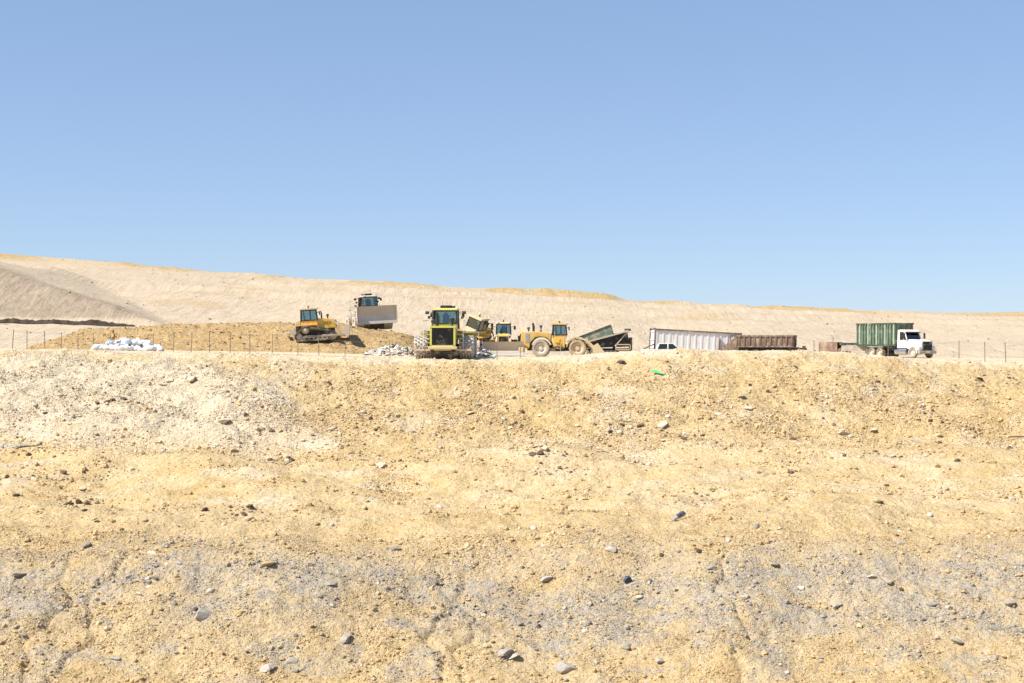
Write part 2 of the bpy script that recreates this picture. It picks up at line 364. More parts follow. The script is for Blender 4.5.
hy = spaced([(204, 304, 1.1), (304, 326, 0.6), (326, 345, 1.5), (345, 420, 8), (420, 900, 40), (900, 5000, 400)])
ground, co = gridmesh('ground', gx, gy, Gs, MATS['soil'])
for k, v in zones(co[:, 0], co[:, 1]).items(): setattr_(ground, k, v)
hill, co = gridmesh('hill', gx[::2], hy, Gs, MATS['soil'])
for k, v in zones(co[:, 0], co[:, 1]).items(): setattr_(hill, k, v)
mound, co = gridmesh('soil_mound', np.arange(_mx[0], _mx[-1], 0.25), np.arange(150.0, 205, 0.3), Gm, MATS['soil'])
for k, v in zones(co[:, 0], co[:, 1]).items():
    setattr_(mound, k, np.ones(len(co))*0.97 if k == 'brown' else (np.ones(len(co))*0.55 if k == 'rough' else v*0))
for o, t in ((ground, 'sandy landfill slope with a bench and grey gravel band below the machines'), (hill, 'pale smoothed hill rising behind the machines'), (mound, 'long brown mound of cover soil under the left bulldozer')):
    o['label'] = t; o['category'] = 'ground' if o is ground else 'hill' if o is hill else 'mound'

# ------------------------------------------------------------------ mesh helpers
class MB:
    def __init__(s): s.v = []; s.f = []; s.m = []
    def add(s, vs, fs, mi=0):
        o = len(s.v); s.v += [tuple(p) for p in vs]; s.f += [tuple(i+o for i in f) for f in fs]; s.m += [mi]*len(fs); return s
    def box(s, c, d, rot=None, mi=0):
        hx, hy_, hz = d[0]/2, d[1]/2, d[2]/2
        pts = [Vector((a*hx, b*hy_, e*hz)) for a in (-1, 1) for b in (-1, 1) for e in (-1, 1)]
        if rot: M = Euler(rot).to_matrix(); pts = [M@p for p in pts]
        cc = Vector(c); pts = [p+cc for p in pts]
        return s.add(pts, [(0, 1, 3, 2), (4, 6, 7, 5), (0, 4, 5, 1), (2, 3, 7, 6), (0, 2, 6, 4), (1, 5, 7, 3)], mi)
    def prism(s, pts, y0, y1, mi=0, taper=0.0):
        """polygon in (x,z) extruded along y"""
        n = len(pts); v = [(x, y0, z) for x, z in pts]+[(x, y1, z) for x, z in pts]
        f = [tuple(range(n)), tuple(range(2*n-1, n-1, -1))]+[(i, i+n, (i+1) % n+n, (i+1) % n) for i in range(n)]
        return s.add(v, f, mi)
    def cyl(s, p0, p1, r0, r1=None, n=12, mi=0):
        r1 = r0 if r1 is None else r1
        p0, p1 = Vector(p0), Vector(p1); ax = (p1-p0).normalized(); q = ax.to_track_quat('Z', 'Y')
        a = [p0+q@Vector((r0*math.cos(t), r0*math.sin(t), 0)) for t in [2*math.pi*i/n for i in range(n)]]
        b = [p1+q@Vector((r1*math.cos(t), r1*math.sin(t), 0)) for t in [2*math.pi*i/n for i in range(n)]]
        f = [(i, (i+1) % n, (i+1) % n+n, i+n) for i in range(n)]+[tuple(range(n-1, -1, -1)), tuple(range(n, 2*n))]
        return s.add(a+b, f, mi)
    def bar(s, p0, p1, w, h=None, mi=0):
        h = h or w; p0, p1 = Vector(p0), Vector(p1); dv = p1-p0; q = dv.to_track_quat('X', 'Z'); L = dv.length
        pts = [p0+q@Vector((a*L, b*w/2, e*h/2)) for a in (0, 1) for b in (-1, 1) for e in (-1, 1)]
        return s.add(pts, [(0, 1, 3, 2), (4, 6, 7, 5), (0, 4, 5, 1), (2, 3, 7, 6), (0, 2, 6, 4), (1, 5, 7, 3)], mi)
    def lathe(s, prof, c=(0, 0, 0), n=28, mi=0):
        """(radius, y) profile turned about the y axis"""
        k = len(prof); v = []
        for i in range(n):
            t = 2*math.pi*i/n
            for r, y in prof: v.append((c[0]+r*math.cos(t), c[1]+y, c[2]+r*math.sin(t)))
        f = [(i*k+j, i*k+j+1, ((i+1) % n)*k+j+1, ((i+1) % n)*k+j) for i in range(n) for j in range(k-1)]
        return s.add(v, f, mi)
    def quad(s, a, b, c, d_, t=0.015, mi=0):
        a, b, c, d_ = map(Vector, (a, b, c, d_)); nn = (b-a).cross(d_-a).normalized()*t
        return s.add([a, b, c, d_, a+nn, b+nn, c+nn, d_+nn], [(3, 2, 1, 0), (4, 5, 6, 7), (0, 1, 5, 4), (1, 2, 6, 5), (2, 3, 7, 6), (3, 0, 4, 7)], mi)
    def build(s, name, mat, parent=None, bevel=0.0):
        import bmesh
        me = bpy.data.meshes.new(name); me.from_pydata(s.v, [], s.f)
        for mm in (mat if isinstance(mat, (list, tuple)) else [mat]): me.materials.append(MATS[mm])
        me.polygons.foreach_set('material_index', s.m)
        bm = bmesh.new(); bm.from_mesh(me); bmesh.ops.recalc_face_normals(bm, faces=bm.faces); bm.to_mesh(me); bm.free()
        me.polygons.foreach_set('use_smooth', [True]*len(me.polygons)); me.set_sharp_from_angle(angle=R(32)); me.update()
        o = bpy.data.objects.new(name, me); C.objects.link(o)
        if parent: o.parent = parent
        if bevel:
            b = o.modifiers.new('bevel', 'BEVEL'); b.width = bevel; b.segments = 2; b.limit_method = 'ANGLE'; b.angle_limit = R(40)
        return o
def thing(name, label, cat, group=None):
    o = bpy.data.objects.new(name, None); C.objects.link(o); o.empty_display_size = 0.3
    o['label'] = label; o['category'] = cat
    if group: o['group'] = group
    return o
def tag(o, label, cat, group=None):
    o['label'] = label; o['category'] = cat
    if group: o['group'] = group
    return o
def copy_tree(o, parent=None):
    c = o.copy(); C.objects.link(c); c.parent = parent
    for ch in list(o.children): copy_tree(ch, c)
    return c
def place(o, px, dd, yaw, pitch=0, roll=0, dz=0.0, z=None):
    x = X(px, dd); o.location = (x, dd, (ground_at(x, dd) if z is None else z)+dz)
    o.rotation_mode = 'XYZ'; o.rotation_euler = (R(roll), R(-pitch), R(yaw))
    return o

def wheel(parent, x, y, z, rad, wid, tyre='rubber', rim='rim_white', side=1, lugs=18):
    m = MB(); h = wid/2; rr = rad*0.58
    m.lathe([(rr, -h*0.80), (rad*0.80, -h), (rad*0.95, -h*0.92), (rad, -h*0.66), (rad, h*0.66), (rad*0.95, h*0.92), (rad*0.80, h), (rr, h*0.80), (rr, -h*0.80)])
    for i in range(lugs):
        t = 2*math.pi*i/lugs
        for sgn in (-1, 1):
            tt = t+(0.5*2*math.pi/lugs if sgn > 0 else 0)
            m.box(((rad+0.012)*math.cos(tt), sgn*h*0.45, (rad+0.012)*math.sin(tt)), (0.05, h*0.8, rad*0.11), (0, -tt, 0))
    o = m.build('wheel', tyre, parent); o.location = (x, y, z)
    r = MB(); r.lathe([(rr, -h*0.72), (rr*0.96, h*0.62*side), (rr*0.78, h*0.35*side), (rr*0.45, h*0.30*side), (rr*0.40, h*0.66*side), (0.001, h*0.70*side)], n=24)
    for i in range(8):
        t = 2*math.pi*i/8; r.cyl((rr*0.62*math.cos(t), side*h*0.30, rr*0.62*math.sin(t)), (rr*0.62*math.cos(t), side*h*0.46, rr*0.62*math.sin(t)), rad*0.03, n=6)
    r.build('rim', rim, o)
    return o

def cabin(parent, x0, x1, hw, z0, zw, z1, body='yellow', roof='yellow', frame='black', tp=0.06):
    """glazed operator's cab: lower skirt z0..zw, glass zw..z1, roof on top"""
    m = MB(); m.prism([(x0, z0), (x1, z0), (x1+0.05, zw), (x0, zw)], -hw, hw); m.build('cab_skirt', body, parent, 0.03)
    f = MB(); t = 0.10
    c0 = [(x0, -hw), (x1+0.05, -hw), (x1+0.05, hw), (x0, hw)]
    c1 = [(x0+tp, -hw+tp), (x1-tp, -hw+tp), (x1-tp, hw-tp), (x0+tp, hw-tp)]
    for a, b in zip(c0, c1): f.bar((a[0], a[1], zw), (b[0], b[1], z1), t)
    xm = (x0+x1)/2+0.15
    for s in (-1, 1): f.bar((xm, s*hw, zw), (xm, s*(hw-tp), z1), t*0.8)
    for (a, b) in ((0, 1), (1, 2), (2, 3), (3, 0)):
        f.bar((*c0[a], zw+0.03), (*c0[b], zw+0.03), 0.09); f.bar((*c1[a], z1-0.04), (*c1[b], z1-0.04), 0.09)
    f.build('cab_frame', frame, parent)
    r = MB(); r.prism([(x0-0.10, z1), (x1+0.14, z1), (x1+0.10, z1+0.13), (x1-0.2, z1+0.19), (x0, z1+0.19), (x0-0.08, z1+0.12)], -hw-0.05, hw+0.05)
    r.build('roof', roof, parent, 0.03)
    for (a, b) in ((0, 1), (1, 2), (2, 3), (3, 0)):
        g = MB(); g.quad((*c0[a], zw+0.06), (*c0[b], zw+0.06), (*c1[b], z1-0.07), (*c1[a], z1-0.07), 0.012); g.build('window', 'glass', parent)
    s = MB(); s.box((x0+0.55, 0, zw+0.05), (0.5, 0.55, 0.14)).box((x0+0.33, 0, zw+0.42), (0.14, 0.52, 0.72), (0, -0.12, 0)).box((x0+0.3, 0, zw+0.86), (0.1, 0.3, 0.2))
    s.build('seat', 'black', parent)
    b = MB(); b.cyl(((x0+x1)/2, 0, z1+0.19), ((x0+x1)/2, 0, z1+0.25), 0.10).cyl(((x0+x1)/2, 0, z1+0.25), ((x0+x1)/2, 0, z1+0.42), 0.075, 0.06); b.build('beacon', 'dark_steel', parent)
    for s_ in (-1, 1):
        q = MB(); q.bar((x1, s_*hw, z1-0.3), (x1+0.3, s_*(hw+0.35), z1-0.25), 0.035).box((x1+0.3, s_*(hw+0.38), z1-0.38), (0.06, 0.22, 0.36)); q.build('mirror', 'black', parent)
        q = MB(); q.cyl((x1+0.10, s_*hw*0.8, z1+0.25), (x1+0.20, s_*hw*0.8, z1+0.25), 0.09); q.build('work_light', 'lamp', parent)

# ------------------------------------------------------------------ bulldozer
def hull(points):
    pts = sorted(set(points)); 
    def half(ps):
        h = []
        for p in ps:
            while len(h) >= 2 and (h[-1][0]-h[-2][0])*(p[1]-h[-2][1])-(h[-1][1]-h[-2][1])*(p[0]-h[-2][0]) <= 0: h.pop()
            h.append(p)
        return h[:-1]
    return half(pts)+half(pts[::-1])
def track(parent, y, wid, circles, shoe=0.20):
    pts = [(round(cx+r*math.cos(2*math.pi*i/40), 4), round(cz+r*math.sin(2*math.pi*i/40), 4)) for cx, cz, r in circles for i in range(40)]
    h = hull(pts); h.append(h[0])
    seg = [math.dist(h[i], h[i+1]) for i in range(len(h)-1)]; L = sum(seg); n = int(L/shoe); m = MB()
    for k in range(n):
        t = L*k/n; i = 0
        while t > seg[i]: t -= seg[i]; i += 1
        a, b = h[i], h[i+1]; u = t/seg[i]; px, pz = a[0]+(b[0]-a[0])*u, a[1]+(b[1]-a[1])*u
        an = math.atan2(b[1]-a[1], b[0]-a[0])
        nx, nz = math.sin(an), -math.cos(an)
        m.box((px, 0, pz), (L/n*0.93, wid, 0.07), (0, -an, 0)); m.box((px+nx*0.055, 0, pz+nz*0.055), (0.045, wid, 0.07), (0, -an, 0))
        m.box((px-nx*0.09, 0, pz-nz*0.09), (L/n*0.98, wid*0.55, 0.13), (0, -an, 0))
    o = m.build('track', 'track_steel', parent); o.location = (0, y, 0)
    (ax, az, ar), (bx_, bz, br), (sx, sz, sr) = circles
    for nm, (cx, cz, r) in (('idler', circles[0]), ('idler', circles[1])):
        q = MB(); q.lathe([(0.05, -0.12), (r*0.9, -0.10), (r*0.93, 0), (r*0.9, 0.10), (0.18, 0.13), (0.16, 0.2), (0.01, 0.2)], n=24); q.lathe([(0.18, -0.13), (0.01, -0.2)], n=16); i_ = q.build(nm, 'dusty_steel', o); i_.location = (cx, 0, cz)
    q = MB(); q.lathe([(sr*0.86, -0.06), (sr*0.9, 0.0), (sr*0.86, 0.06), (sr*0.5, 0.16), (sr*0.45, 0.28), (0.01, 0.30)], n=24); q.lathe([(sr*0.86, -0.06), (sr*0.5, -0.16), (sr*0.45, -0.28), (0.01, -0.30)], n=24)
    for k in range(18):
        t = 2*math.pi*k/18; q.box((sr*0.9*math.cos(t), 0, sr*0.9*math.sin(t)), (0.1, 0.1, 0.08), (0, -t, 0))
    i_ = q.build('sprocket', 'dusty_steel', o); i_.location = (sx, 0, sz)
    q = MB(); q.prism([(ax+0.2, 0.30), (bx_-0.2, 0.30), (bx_-0.25, 0.50), (ax+0.9, 0.56), (ax+0.2, 0.52)], -wid*0.28, wid*0.28)
    for k in range(6):
        xx = ax+0.55+(bx_-ax-1.1)*k/5; q.cyl((xx, -wid*0.30, 0.22), (xx, wid*0.30, 0.22), 0.13, n=14)
    q.build('roller_frame', 'track_steel', o)
def curved_blade(parent, x, hw, z0, z1, mat, depth=0.35, edge='worn_blade', rack=0.0):
    m = MB(); K = 9; prof = []
    for i in range(K):
        u = i/(K-1); prof.append((x-depth*math.sin(math.pi*u)*0.8+0.12*(u), z0+(z1-z0)*u))
    back = [(px-0.10, pz) for px, pz in prof[::-1]]
    m.prism(prof+back, -hw, hw)
    for s in (-1, 1): m.prism([(prof[0][0]+0.06, z0), (prof[0][0]+0.20, z0+0.3), (prof[-1][0]+0.16, z1), (prof[-1][0]-0.12, z1), (x-depth-0.1, (z0+z1)/2), (prof[0][0]-0.12, z0)], s*hw, s*(hw+0.05))
    for k in range(5):
        yy = -hw*0.8+hw*1.6*k/4; m.box((x-depth*0.9-0.08, yy, (z0+z1)/2), (0.16, 0.08, (z1-z0)*0.75))
    o = m.build('blade', mat, parent)
    e = MB(); e.prism([(x+0.05, z0-0.12), (x+0.09, z0-0.10), (x+0.01, z0+0.24), (x-0.04, z0+0.24)], -hw-0.03, hw+0.03); e.build('cutting_edge', edge, o)
    if rack:
        r = MB()
        for k in range(int(hw*2/0.28)+1):
            yy = -hw+0.05+(2*hw-0.1)*k/int(hw*2/0.28); r.bar((prof[-1][0]-0.05, yy, z1-0.05), (prof[-1][0]+0.1, yy, z1+rack), 0.05)
        r.bar((prof[-1][0]+0.1, -hw, z1+rack), (prof[-1][0]+0.1, hw, z1+rack), 0.08); r.bar((prof[-1][0]+0.02, -hw, z1+rack*0.5), (prof[-1][0]+0.02, hw, z1+rack*0.5), 0.05)
        r.build('trash_rack', mat, o)
    return o
def bulldozer(label, pal=None):
    P = dict(body='yellow', roof='dusty_yellow', blade='dusty_steel'); P.update(pal or {})
    t = thing('bulldozer', label, 'bulldozer', 'tracked bulldozers')
    circ = ((-1.75, 0.44, 0.40), (1.65, 0.44, 0.40), (-1.05, 1.12, 0.38))
    for s in (-1, 1): track(t, s*1.08, 0.62, circ)
    m = MB(); m.box((0.1, 0, 0.85), (3.6, 1.3, 0.7)).box((-1.5, 0, 1.15), (1.0, 1.4, 0.8)).cyl((0.2, -1.0, 0.62), (0.2, 1.0, 0.62), 0.15); m.build('chassis', 'dark_steel', t)
    m = MB(); m.prism([(0.25, 1.15), (2.02, 1.10), (2.06, 1.98), (1.9, 2.12), (0.25, 2.22)], -0.52, 0.52); h = m.build('hood', P['body'], t, 0.04)
    for s in (-1, 1):
        m = MB()
        for k in range(5): m.box((0.85+k*0.17, s*0.525, 1.72), (0.07, 0.02, 0.34))
        m.build('louvre', 'dark_steel', h)
    m = MB(); m.box((2.075, 0, 1.52), (0.03, 0.86, 0.78))
    for k in range(9): m.box((2.10, -0.36+0.09*k, 1.52), (0.03, 0.03, 0.76))
    m.build('grille', 'dark_steel', h)
    m = MB(); m.box((2.07, 0, 1.95), (0.05, 1.0, 0.08)).box((2.07, 0.49, 1.5), (0.05, 0.07, 0.9)).box((2.07, -0.49, 1.5), (0.05, 0.07, 0.9)); m.build('grille_frame', P['body'], h)
    m = MB(); m.cyl((0.62, 0.28, 2.15), (0.62, 0.28, 2.75), 0.075).cyl((0.62, 0.28, 2.75), (0.56, 0.28, 2.98), 0.06); m.build('exhaust_stack', 'black', t)
    m = MB(); m.cyl((1.25, -0.25, 2.12), (1.25, -0.25, 2.42), 0.07).cyl((1.25, -0.25, 2.42), (1.25, -0.25, 2.62), 0.14, 0.12); m.build('air_precleaner', 'black', t)
    cabin(t, -1.45, 0.15, 0.72, 1.3, 2.05, 3.15, P['body'], P['roof'])
    for s in (-1, 1):
        m = MB(); m.prism([(-1.75, 1.55), (0.2, 1.55), (0.2, 1.63), (-1.75, 1.63)], s*0.72, s*1.36); m.build('fender', P['body'], t)
    m = MB(); m.prism([(-1.5, 1.3), (-1.5, 2.15), (-1.95, 2.05), (-2.15, 1.5), (-2.1, 1.2)], -0.62, 0.62); m.build('fuel_tank', 'dusty_yellow', t, 0.04)
    m = MB(); m.box((-2.25, 0, 0.95), (0.5, 1.1, 0.45)).bar((-2.4, 0.45, 1.1), (-2.85, 0.45, 0.75), 0.14).bar((-2.4, -0.45, 1.1), (-2.85, -0.45, 0.75), 0.14).box((-2.85, 0, 0.75), (0.22, 1.5, 0.22))
    for s in (-1, 0, 1): m.prism([(-2.95, 0.95), (-2.78, 0.95), (-2.76, 0.45), (-2.64, 0.22), (-2.9, 0.45)], s*0.6-0.05, s*0.6+0.05)
    m.build('ripper', 'dusty_steel', t)
    curved_blade(t, 3.15, 1.95, 0.16, 1.42, P['blade'])
    for s in (-1, 1):
        m = MB(); m.bar((0.6, s*1.5, 0.50), (2.85, s*1.55, 0.42), 0.14, 0.18); m.build('push_arm', 'blade_steel', t)
        m = MB(); m.cyl((1.85, s*0.62, 1.85), (2.35, s*0.7, 1.3), 0.09).cyl((2.35, s*0.7, 1.3), (2.80, s*0.75, 0.8), 0.05); m.build('lift_cylinder', 'dusty_steel', t)
        m = MB(); m.box((1.95, s*0.62, 2.05), (0.16, 0.18, 0.16)); m.build('headlight', 'lamp', t)
    return t
# ------------------------------------------------------------------ landfill compactor
def cleat_wheel(parent, x, y, rad, wid, mat='worn_blade'):
    m = MB(); h = wid/2; rd = rad-0.17
    m.lathe([(rd*0.62, -h), (rd, -h), (rd, h), (rd*0.62, h), (rd*0.55, h*0.7), (0.05, h*0.6)], n=32); m.lathe([(rd*0.62, -h), (rd*0.55, -h*0.7), (0.05, -h*0.6)], n=32)
    for row in range(5):
        yy = -h+0.12+(wid-0.24)*row/4
        for k in range(16):
            tt = 2*math.pi*(k+0.5*(row % 2))/16; rc = rd+0.08
            m.box((rc*math.cos(tt), yy, rc*math.sin(tt)), (0.18, 0.15, 0.13), (0, -tt, 0)); m.box(((rc+0.07)*math.cos(tt), yy, (rc+0.07)*math.sin(tt)), (0.06, 0.06, 0.18), (0, -tt, 0))
    o = m.build('cleated_wheel', mat, parent); o.location = (x, y, rad)
    q = MB(); q.cyl((0, -h*0.85, 0), (0, h*0.85, 0), rd*0.34, n=20); q.build('hub', 'dusty_steel', o)
def compactor(label, body, blade_z=0.2, wheelmat='worn_blade', blade='blade_steel', raised=0.0, bh=1.23, rack=0.75):
    t = thing('landfill_compactor', label, 'compactor', 'landfill compactors')
    for x in (-1.75, 1.85):
        for s in (-1, 1): cleat_wheel(t, x, s*1.80, 0.98, 1.15, wheelmat)
    m = MB(); m.box((-1.7, 0, 1.15), (2.9, 1.3, 0.7)).box((1.7, 0, 1.2), (2.4, 1.3, 0.8)).cyl((0.05, 0, 0.8), (0.05, 0, 1.7), 0.3).cyl((-1.75, -1.6, 0.98), (-1.75, 1.6, 0.98), 0.26).cyl((1.85, -1.6, 0.98), (1.85, 1.6, 0.98), 0.26); m.build('chassis', 'dark_steel', t)
    m = MB(); m.prism([(-2.75, 0.07), (2.6, 0.07), (2.9, 0.85), (-3.0, 0.85)], -1.2, 1.2); m.build('belly_shade_block', 'dark_steel', t)  # added dark block between the wheels, stands in for shade under the machine
    m = MB(); m.prism([(-3.35, 1.15), (-0.45, 1.25), (-0.45, 2.72), (-3.25, 2.72), (-3.4, 2.6)], -1.02, 1.02); h = m.build('engine_hood', body, t, 0.05)
    m = MB(); m.box((-3.40, 0, 1.86), (0.05, 1.70, 1.44))
    for k in range(17): m.box((-3.44, -0.78+k*0.0975, 1.86), (0.04, 0.03, 1.42))
    m.build('radiator_grille', 'black', h)
    m = MB()
    for s in (-1, 1): m.box((-3.43, s*0.93, 1.86), (0.09, 0.14, 1.66))
    m.box((-3.44, 0, 2.66), (0.11, 2.06, 0.16)).box((-3.43, 0, 1.08), (0.09, 2.06, 0.12)); m.build('grille_frame', body, h)
    m = MB(); m.box((-3.3, 0, 0.90), (0.5, 2.3, 0.24)).box((-3.1, 0, 0.78), (0.3, 1.4, 0.2)); m.build('counterweight', 'dusty_yellow', t, 0.04)
    for s in (-1, 1):
        m = MB()
        for k in range(5): m.box((-2.9+0.05*k, s*1.32, 1.0+0.34*k), (0.34, 0.55, 0.045))
        m.bar((-3.1, s*1.6, 0.9), (-2.9, s*1.6, 3.2), 0.045).bar((-2.7, s*1.6, 0.9), (-2.5, s*1.6, 3.2), 0.045).bar((-2.9, s*1.6, 3.2), (-0.6, s*1.6, 3.2), 0.045).bar((-1.6, s*1.6, 2.35), (-1.6, s*1.6, 3.2), 0.045).bar((-0.6, s*1.6, 2.35), (-0.6, s*1.6, 3.2), 0.045)
        m.box((-1.5, s*1.36, 2.33), (2.2, 0.62, 0.05)); m.build('ladder', 'rim_white', t)
        m = MB(); m.box((-0.9, s*1.2, 1.95), (0.8, 0.42, 0.7)); m.build('side_box', body, t, 0.03)
        m = MB(); m.bar((-3.3, s*0.8, 2.75), (-3.3, s*0.8, 3.05), 0.05).box((-3.32, s*0.8, 3.12), (0.14, 0.26, 0.18)); m.build('work_light', 'black', t)
        m = MB(); m.bar((-0.55, s*1.06, 2.5), (-0.45, s*1.0, 4.1), 0.14); m.build('roll_bar', 'dark_steel', t)
        m = MB(); m.bar((-0.3, s*1.0, 3.9), (-0.3, s*1.5, 4.0), 0.05).box((-0.34, s*1.5, 3.9), (0.12, 0.3, 0.26)).box((-0.34, s*1.35, 3.5), (0.1, 0.2, 0.24)); m.build('lamp_bracket', 'dark_steel', t)
        m = MB(); m.bar((-2.95, s*2.25, 0.75), (-2.95, s*1.0, 0.75), 0.12, 0.16)
        for k in range(5): m.box((-2.85, s*(1.08+0.27*k), 0.85), (0.3, 0.07, 0.34))
        m.build('wheel_scraper', 'dusty_steel', t)
    m = MB(); m.cyl((-1.2, 0.6, 2.7), (-1.2, 0.6, 3.5), 0.11).cyl((-1.2, 0.6, 3.5), (-1.35, 0.6, 3.85), 0.09); m.build('exhaust_stack', 'black', t)
    m = MB(); m.cyl((-1.6, -0.6, 2.7), (-1.6, -0.6, 3.1), 0.10).cyl((-1.6, -0.6, 3.1), (-1.6, -0.6, 3.42), 0.22, 0.19); m.build('air_precleaner', 'black', t)
    m = MB(); m.box((0.4, 0, 1.95), (1.5, 2.0, 0.5)); m.build('cab_base', body, t, 0.03)
    cabin(t, -0.35, 1.2, 0.92, 2.2, 2.95, 4.10, body, body)
    m = MB(); m.box((0.2, 0, 4.42), (0.6, 0.9, 0.22)).bar((0.3, 0.3, 4.3), (0.3, 0.3, 4.95), 0.03).box((0.1, -0.6, 4.40), (0.25, 0.3, 0.16)); m.build('air_conditioner', 'black', t, 0.02)
    m = MB(); m.prism([(1.1, 1.3), (3.0, 1.25), (3.0, 1.75), (1.2, 2.3)], -0.6, 0.6); m.build('front_frame', body, t, 0.03)
    z = blade_z+raised
    curved_blade(t, 4.35, 2.45, z+0.12, z+0.12+bh, blade, 0.3, 'worn_blade', rack=rack)
    for s in (-1, 1):
        m = MB(); m.bar((1.9, s*0.72, 1.0), (3.95, s*0.8, z+0.6), 0.18, 0.28); m.build('push_arm', 'dusty_yellow', t)
        m = MB(); m.cyl((2.6, s*0.45, 1.7), (3.3, s*0.5, z+1.3), 0.10).cyl((3.3, s*0.5, z+1.3), (3.95, s*0.55, z+0.95), 0.06); m.build('lift_cylinder', 'dusty_steel', t)
        m = MB(); m.prism([(0.9, 2.15), (2.85, 2.15), (2.95, 1.85), (3.0, 1.86), (2.9, 2.22), (0.9, 2.22)], s*0.95, s*2.25); m.build('fender', body, t)
    return t
# ------------------------------------------------------------------ wheel loader
def loader(label):
    t = thing('wheel_loader', label, 'wheel loader')
    for x, ty, rm in ((-1.95, 'pale_tyre', 'rim_white'), (1.85, 'rubber', 'rim_tan')):
        for s in (-1, 1): wheel(t, x, s*1.2, 0.88, 0.88, 0.70, 'pale_tyre' if x < 0 else 'dusty_tyre', rm, s)
    m = MB(); m.box((-1.9, 0, 0.95), (3.0, 1.1, 0.6)).box((1.5, 0, 0.95), (2.0, 1.1, 0.7)).cyl((0.1, 0, 0.6), (0.1, 0, 1.6), 0.25).cyl((-1.95, -1.2, 0.93), (-1.95, 1.2, 0.93), 0.2).cyl((1.85, -1.2, 0.93), (1.85, 1.2, 0.93), 0.2).box((-0.3, 0, 0.75), (1.5, 2.2, 0.35)); m.build('chassis', 'dark_steel', t)
    m = MB(); m.prism([(-4.1, 0.95), (-3.2, 0.85), (-2.95, 1.6), (-2.5, 2.02), (-1.4, 2.02), (-0.95, 1.55), (-0.85, 2.45), (-2.3, 2.62), (-4.0, 2.62)], -0.95, 0.95); h = m.build('engine_hood', 'yellow', t, 0.05)
    m = MB()
    for s in (-1, 1):
        m.box((-3.35, s*0.96, 1.95), (0.42, 0.03, 0.95))
        for k in range(6): m.box((-3.35, s*0.985, 1.58+0.15*k), (0.40, 0.02, 0.03))
    m.build('side_vent', 'chrome', h)
    m = MB(); m.box((-4.13, 0, 1.8), (0.05, 1.4, 1.2)); m.build('rear_grille', 'black', h)
    m = MB(); m.box((-4.0, 0, 0.75), (0.5, 2.3, 0.55)); m.build('counterweight', 'dusty_yellow', t, 0.06)
    m = MB(); m.box((-4.35, 0.8, 1.75), (0.2, 0.25, 0.9)).bar((-4.1, 0.8, 1.4), (-4.35, 0.8, 1.4), 0.1); m.build('air_intake', 'black', t)
    for s in (-1, 1):
        m = MB(); pts = [(-1.95+1.22*math.cos(a), 0.93+1.22*math.sin(a)) for a in [R(15+15*k) for k in range(11)]]; pts2 = [(-1.95+1.14*math.cos(a), 0.93+1.14*math.sin(a)) for a in [R(165-15*k) for k in range(11)]]
        m.prism(pts+pts2, s*0.9, s*1.55); m.build('fender', 'dark_steel', t)
        m = MB(); pts = [(1.85+1.16*math.cos(a), 0.93+1.16*math.sin(a)) for a in [R(25+15*k) for k in range(11)]]; pts2 = [(1.85+1.06*math.cos(a), 0.93+1.06*math.sin(a)) for a in [R(175-15*k) for k in range(11)]]
        m.prism(pts+pts2, s*0.85, s*1.55); m.build('fender', 'dusty_yellow', t)
    for x, zt, r in ((-3.3, 3.0, 0.16), (-2.0, 3.2, 0.15)):
        m = MB(); m.cyl((x, 0.3, 2.55), (x, 0.3, zt-0.15), 0.07).cyl((x, 0.3, zt-0.15), (x, 0.3, zt+0.1), r, r*0.85); m.build('air_precleaner', 'black', t)
    m = MB(); m.cyl((-2.75, -0.2, 2.5), (-2.75, -0.2, 3.25), 0.13).cyl((-2.75, -0.2, 3.25), (-2.85, -0.2, 3.5), 0.11); m.build('exhaust_stack', 'black', t)
    m = MB(); m.box((-0.1, 0, 1.45), (1.25, 1.9, 1.0)).box((-0.3, -0.98, 1.4), (0.7, 0.06, 0.7)); m.build('cab_base', 'yellow', t, 0.04)
    m = MB()
    for k in range(4): m.box((-0.2, -1.15, 0.55+0.32*k), (0.5, 0.3, 0.04))
    m.bar((-0.5, -1.28, 0.5), (-0.5, -1.28, 2.6), 0.04).bar((0.1, -1.28, 0.5), (0.1, -1.28, 1.6), 0.04); m.build('ladder', 'dusty_yellow', t)
    cabin(t, -0.75, 0.65, 0.80, 1.95, 2.25, 3.32, 'yellow', 'yellow')
    m = MB()
    for s in (-1, 1): m.bar((-0.8, s*0.9, 2.62), (-2.2, s*0.9, 2.9), 0.04).bar((-2.2, s*0.9, 2.9), (-2.2, s*0.9, 2.6), 0.04)
    m.build('handrail', 'dusty_yellow', t)
    m = MB(); m.prism([(0.75, 1.0), (2.3, 0.95), (2.4, 1.4), (1.9, 1.95), (0.9, 1.75)], -0.5, 0.5); m.build('front_frame', 'dusty_yellow', t, 0.04)
    for s in (-1, 1):
        m = MB(); m.prism([(1.2, 1.55), (1.35, 1.9), (2.9, 1.75), (3.95, 0.75), (3.75, 0.55), (2.75, 1.35)], s*0.55, s*0.73); m.build('lift_arm', 'dusty_yellow', t)
        m = MB(); m.cyl((1.3, s*0.64, 1.0), (2.1, s*0.64, 1.2), 0.1).cyl((2.1, s*0.64, 1.2), (2.8, s*0.64, 1.4), 0.06); m.build('lift_cylinder', 'dusty_steel', t)
    m = MB(); out = [(3.55, 0.05), (4.85, 0.05), (4.85, 0.10), (3.75, 0.25), (3.55, 0.6), (3.62, 1.05), (4.0, 1.35), (3.9, 1.42), (3.5, 1.15), (3.42, 0.55)]
    m.prism(out, -1.6, 1.6)
    for s in (-1, 1): m.prism([(3.55, 0.05), (4.8, 0.05), (4.75, 0.35), (4.0, 1.35), (3.6, 1.1), (3.5, 0.55)], s*1.6, s*1.66)
    m.build('bucket', 'dusty_yellow', t)
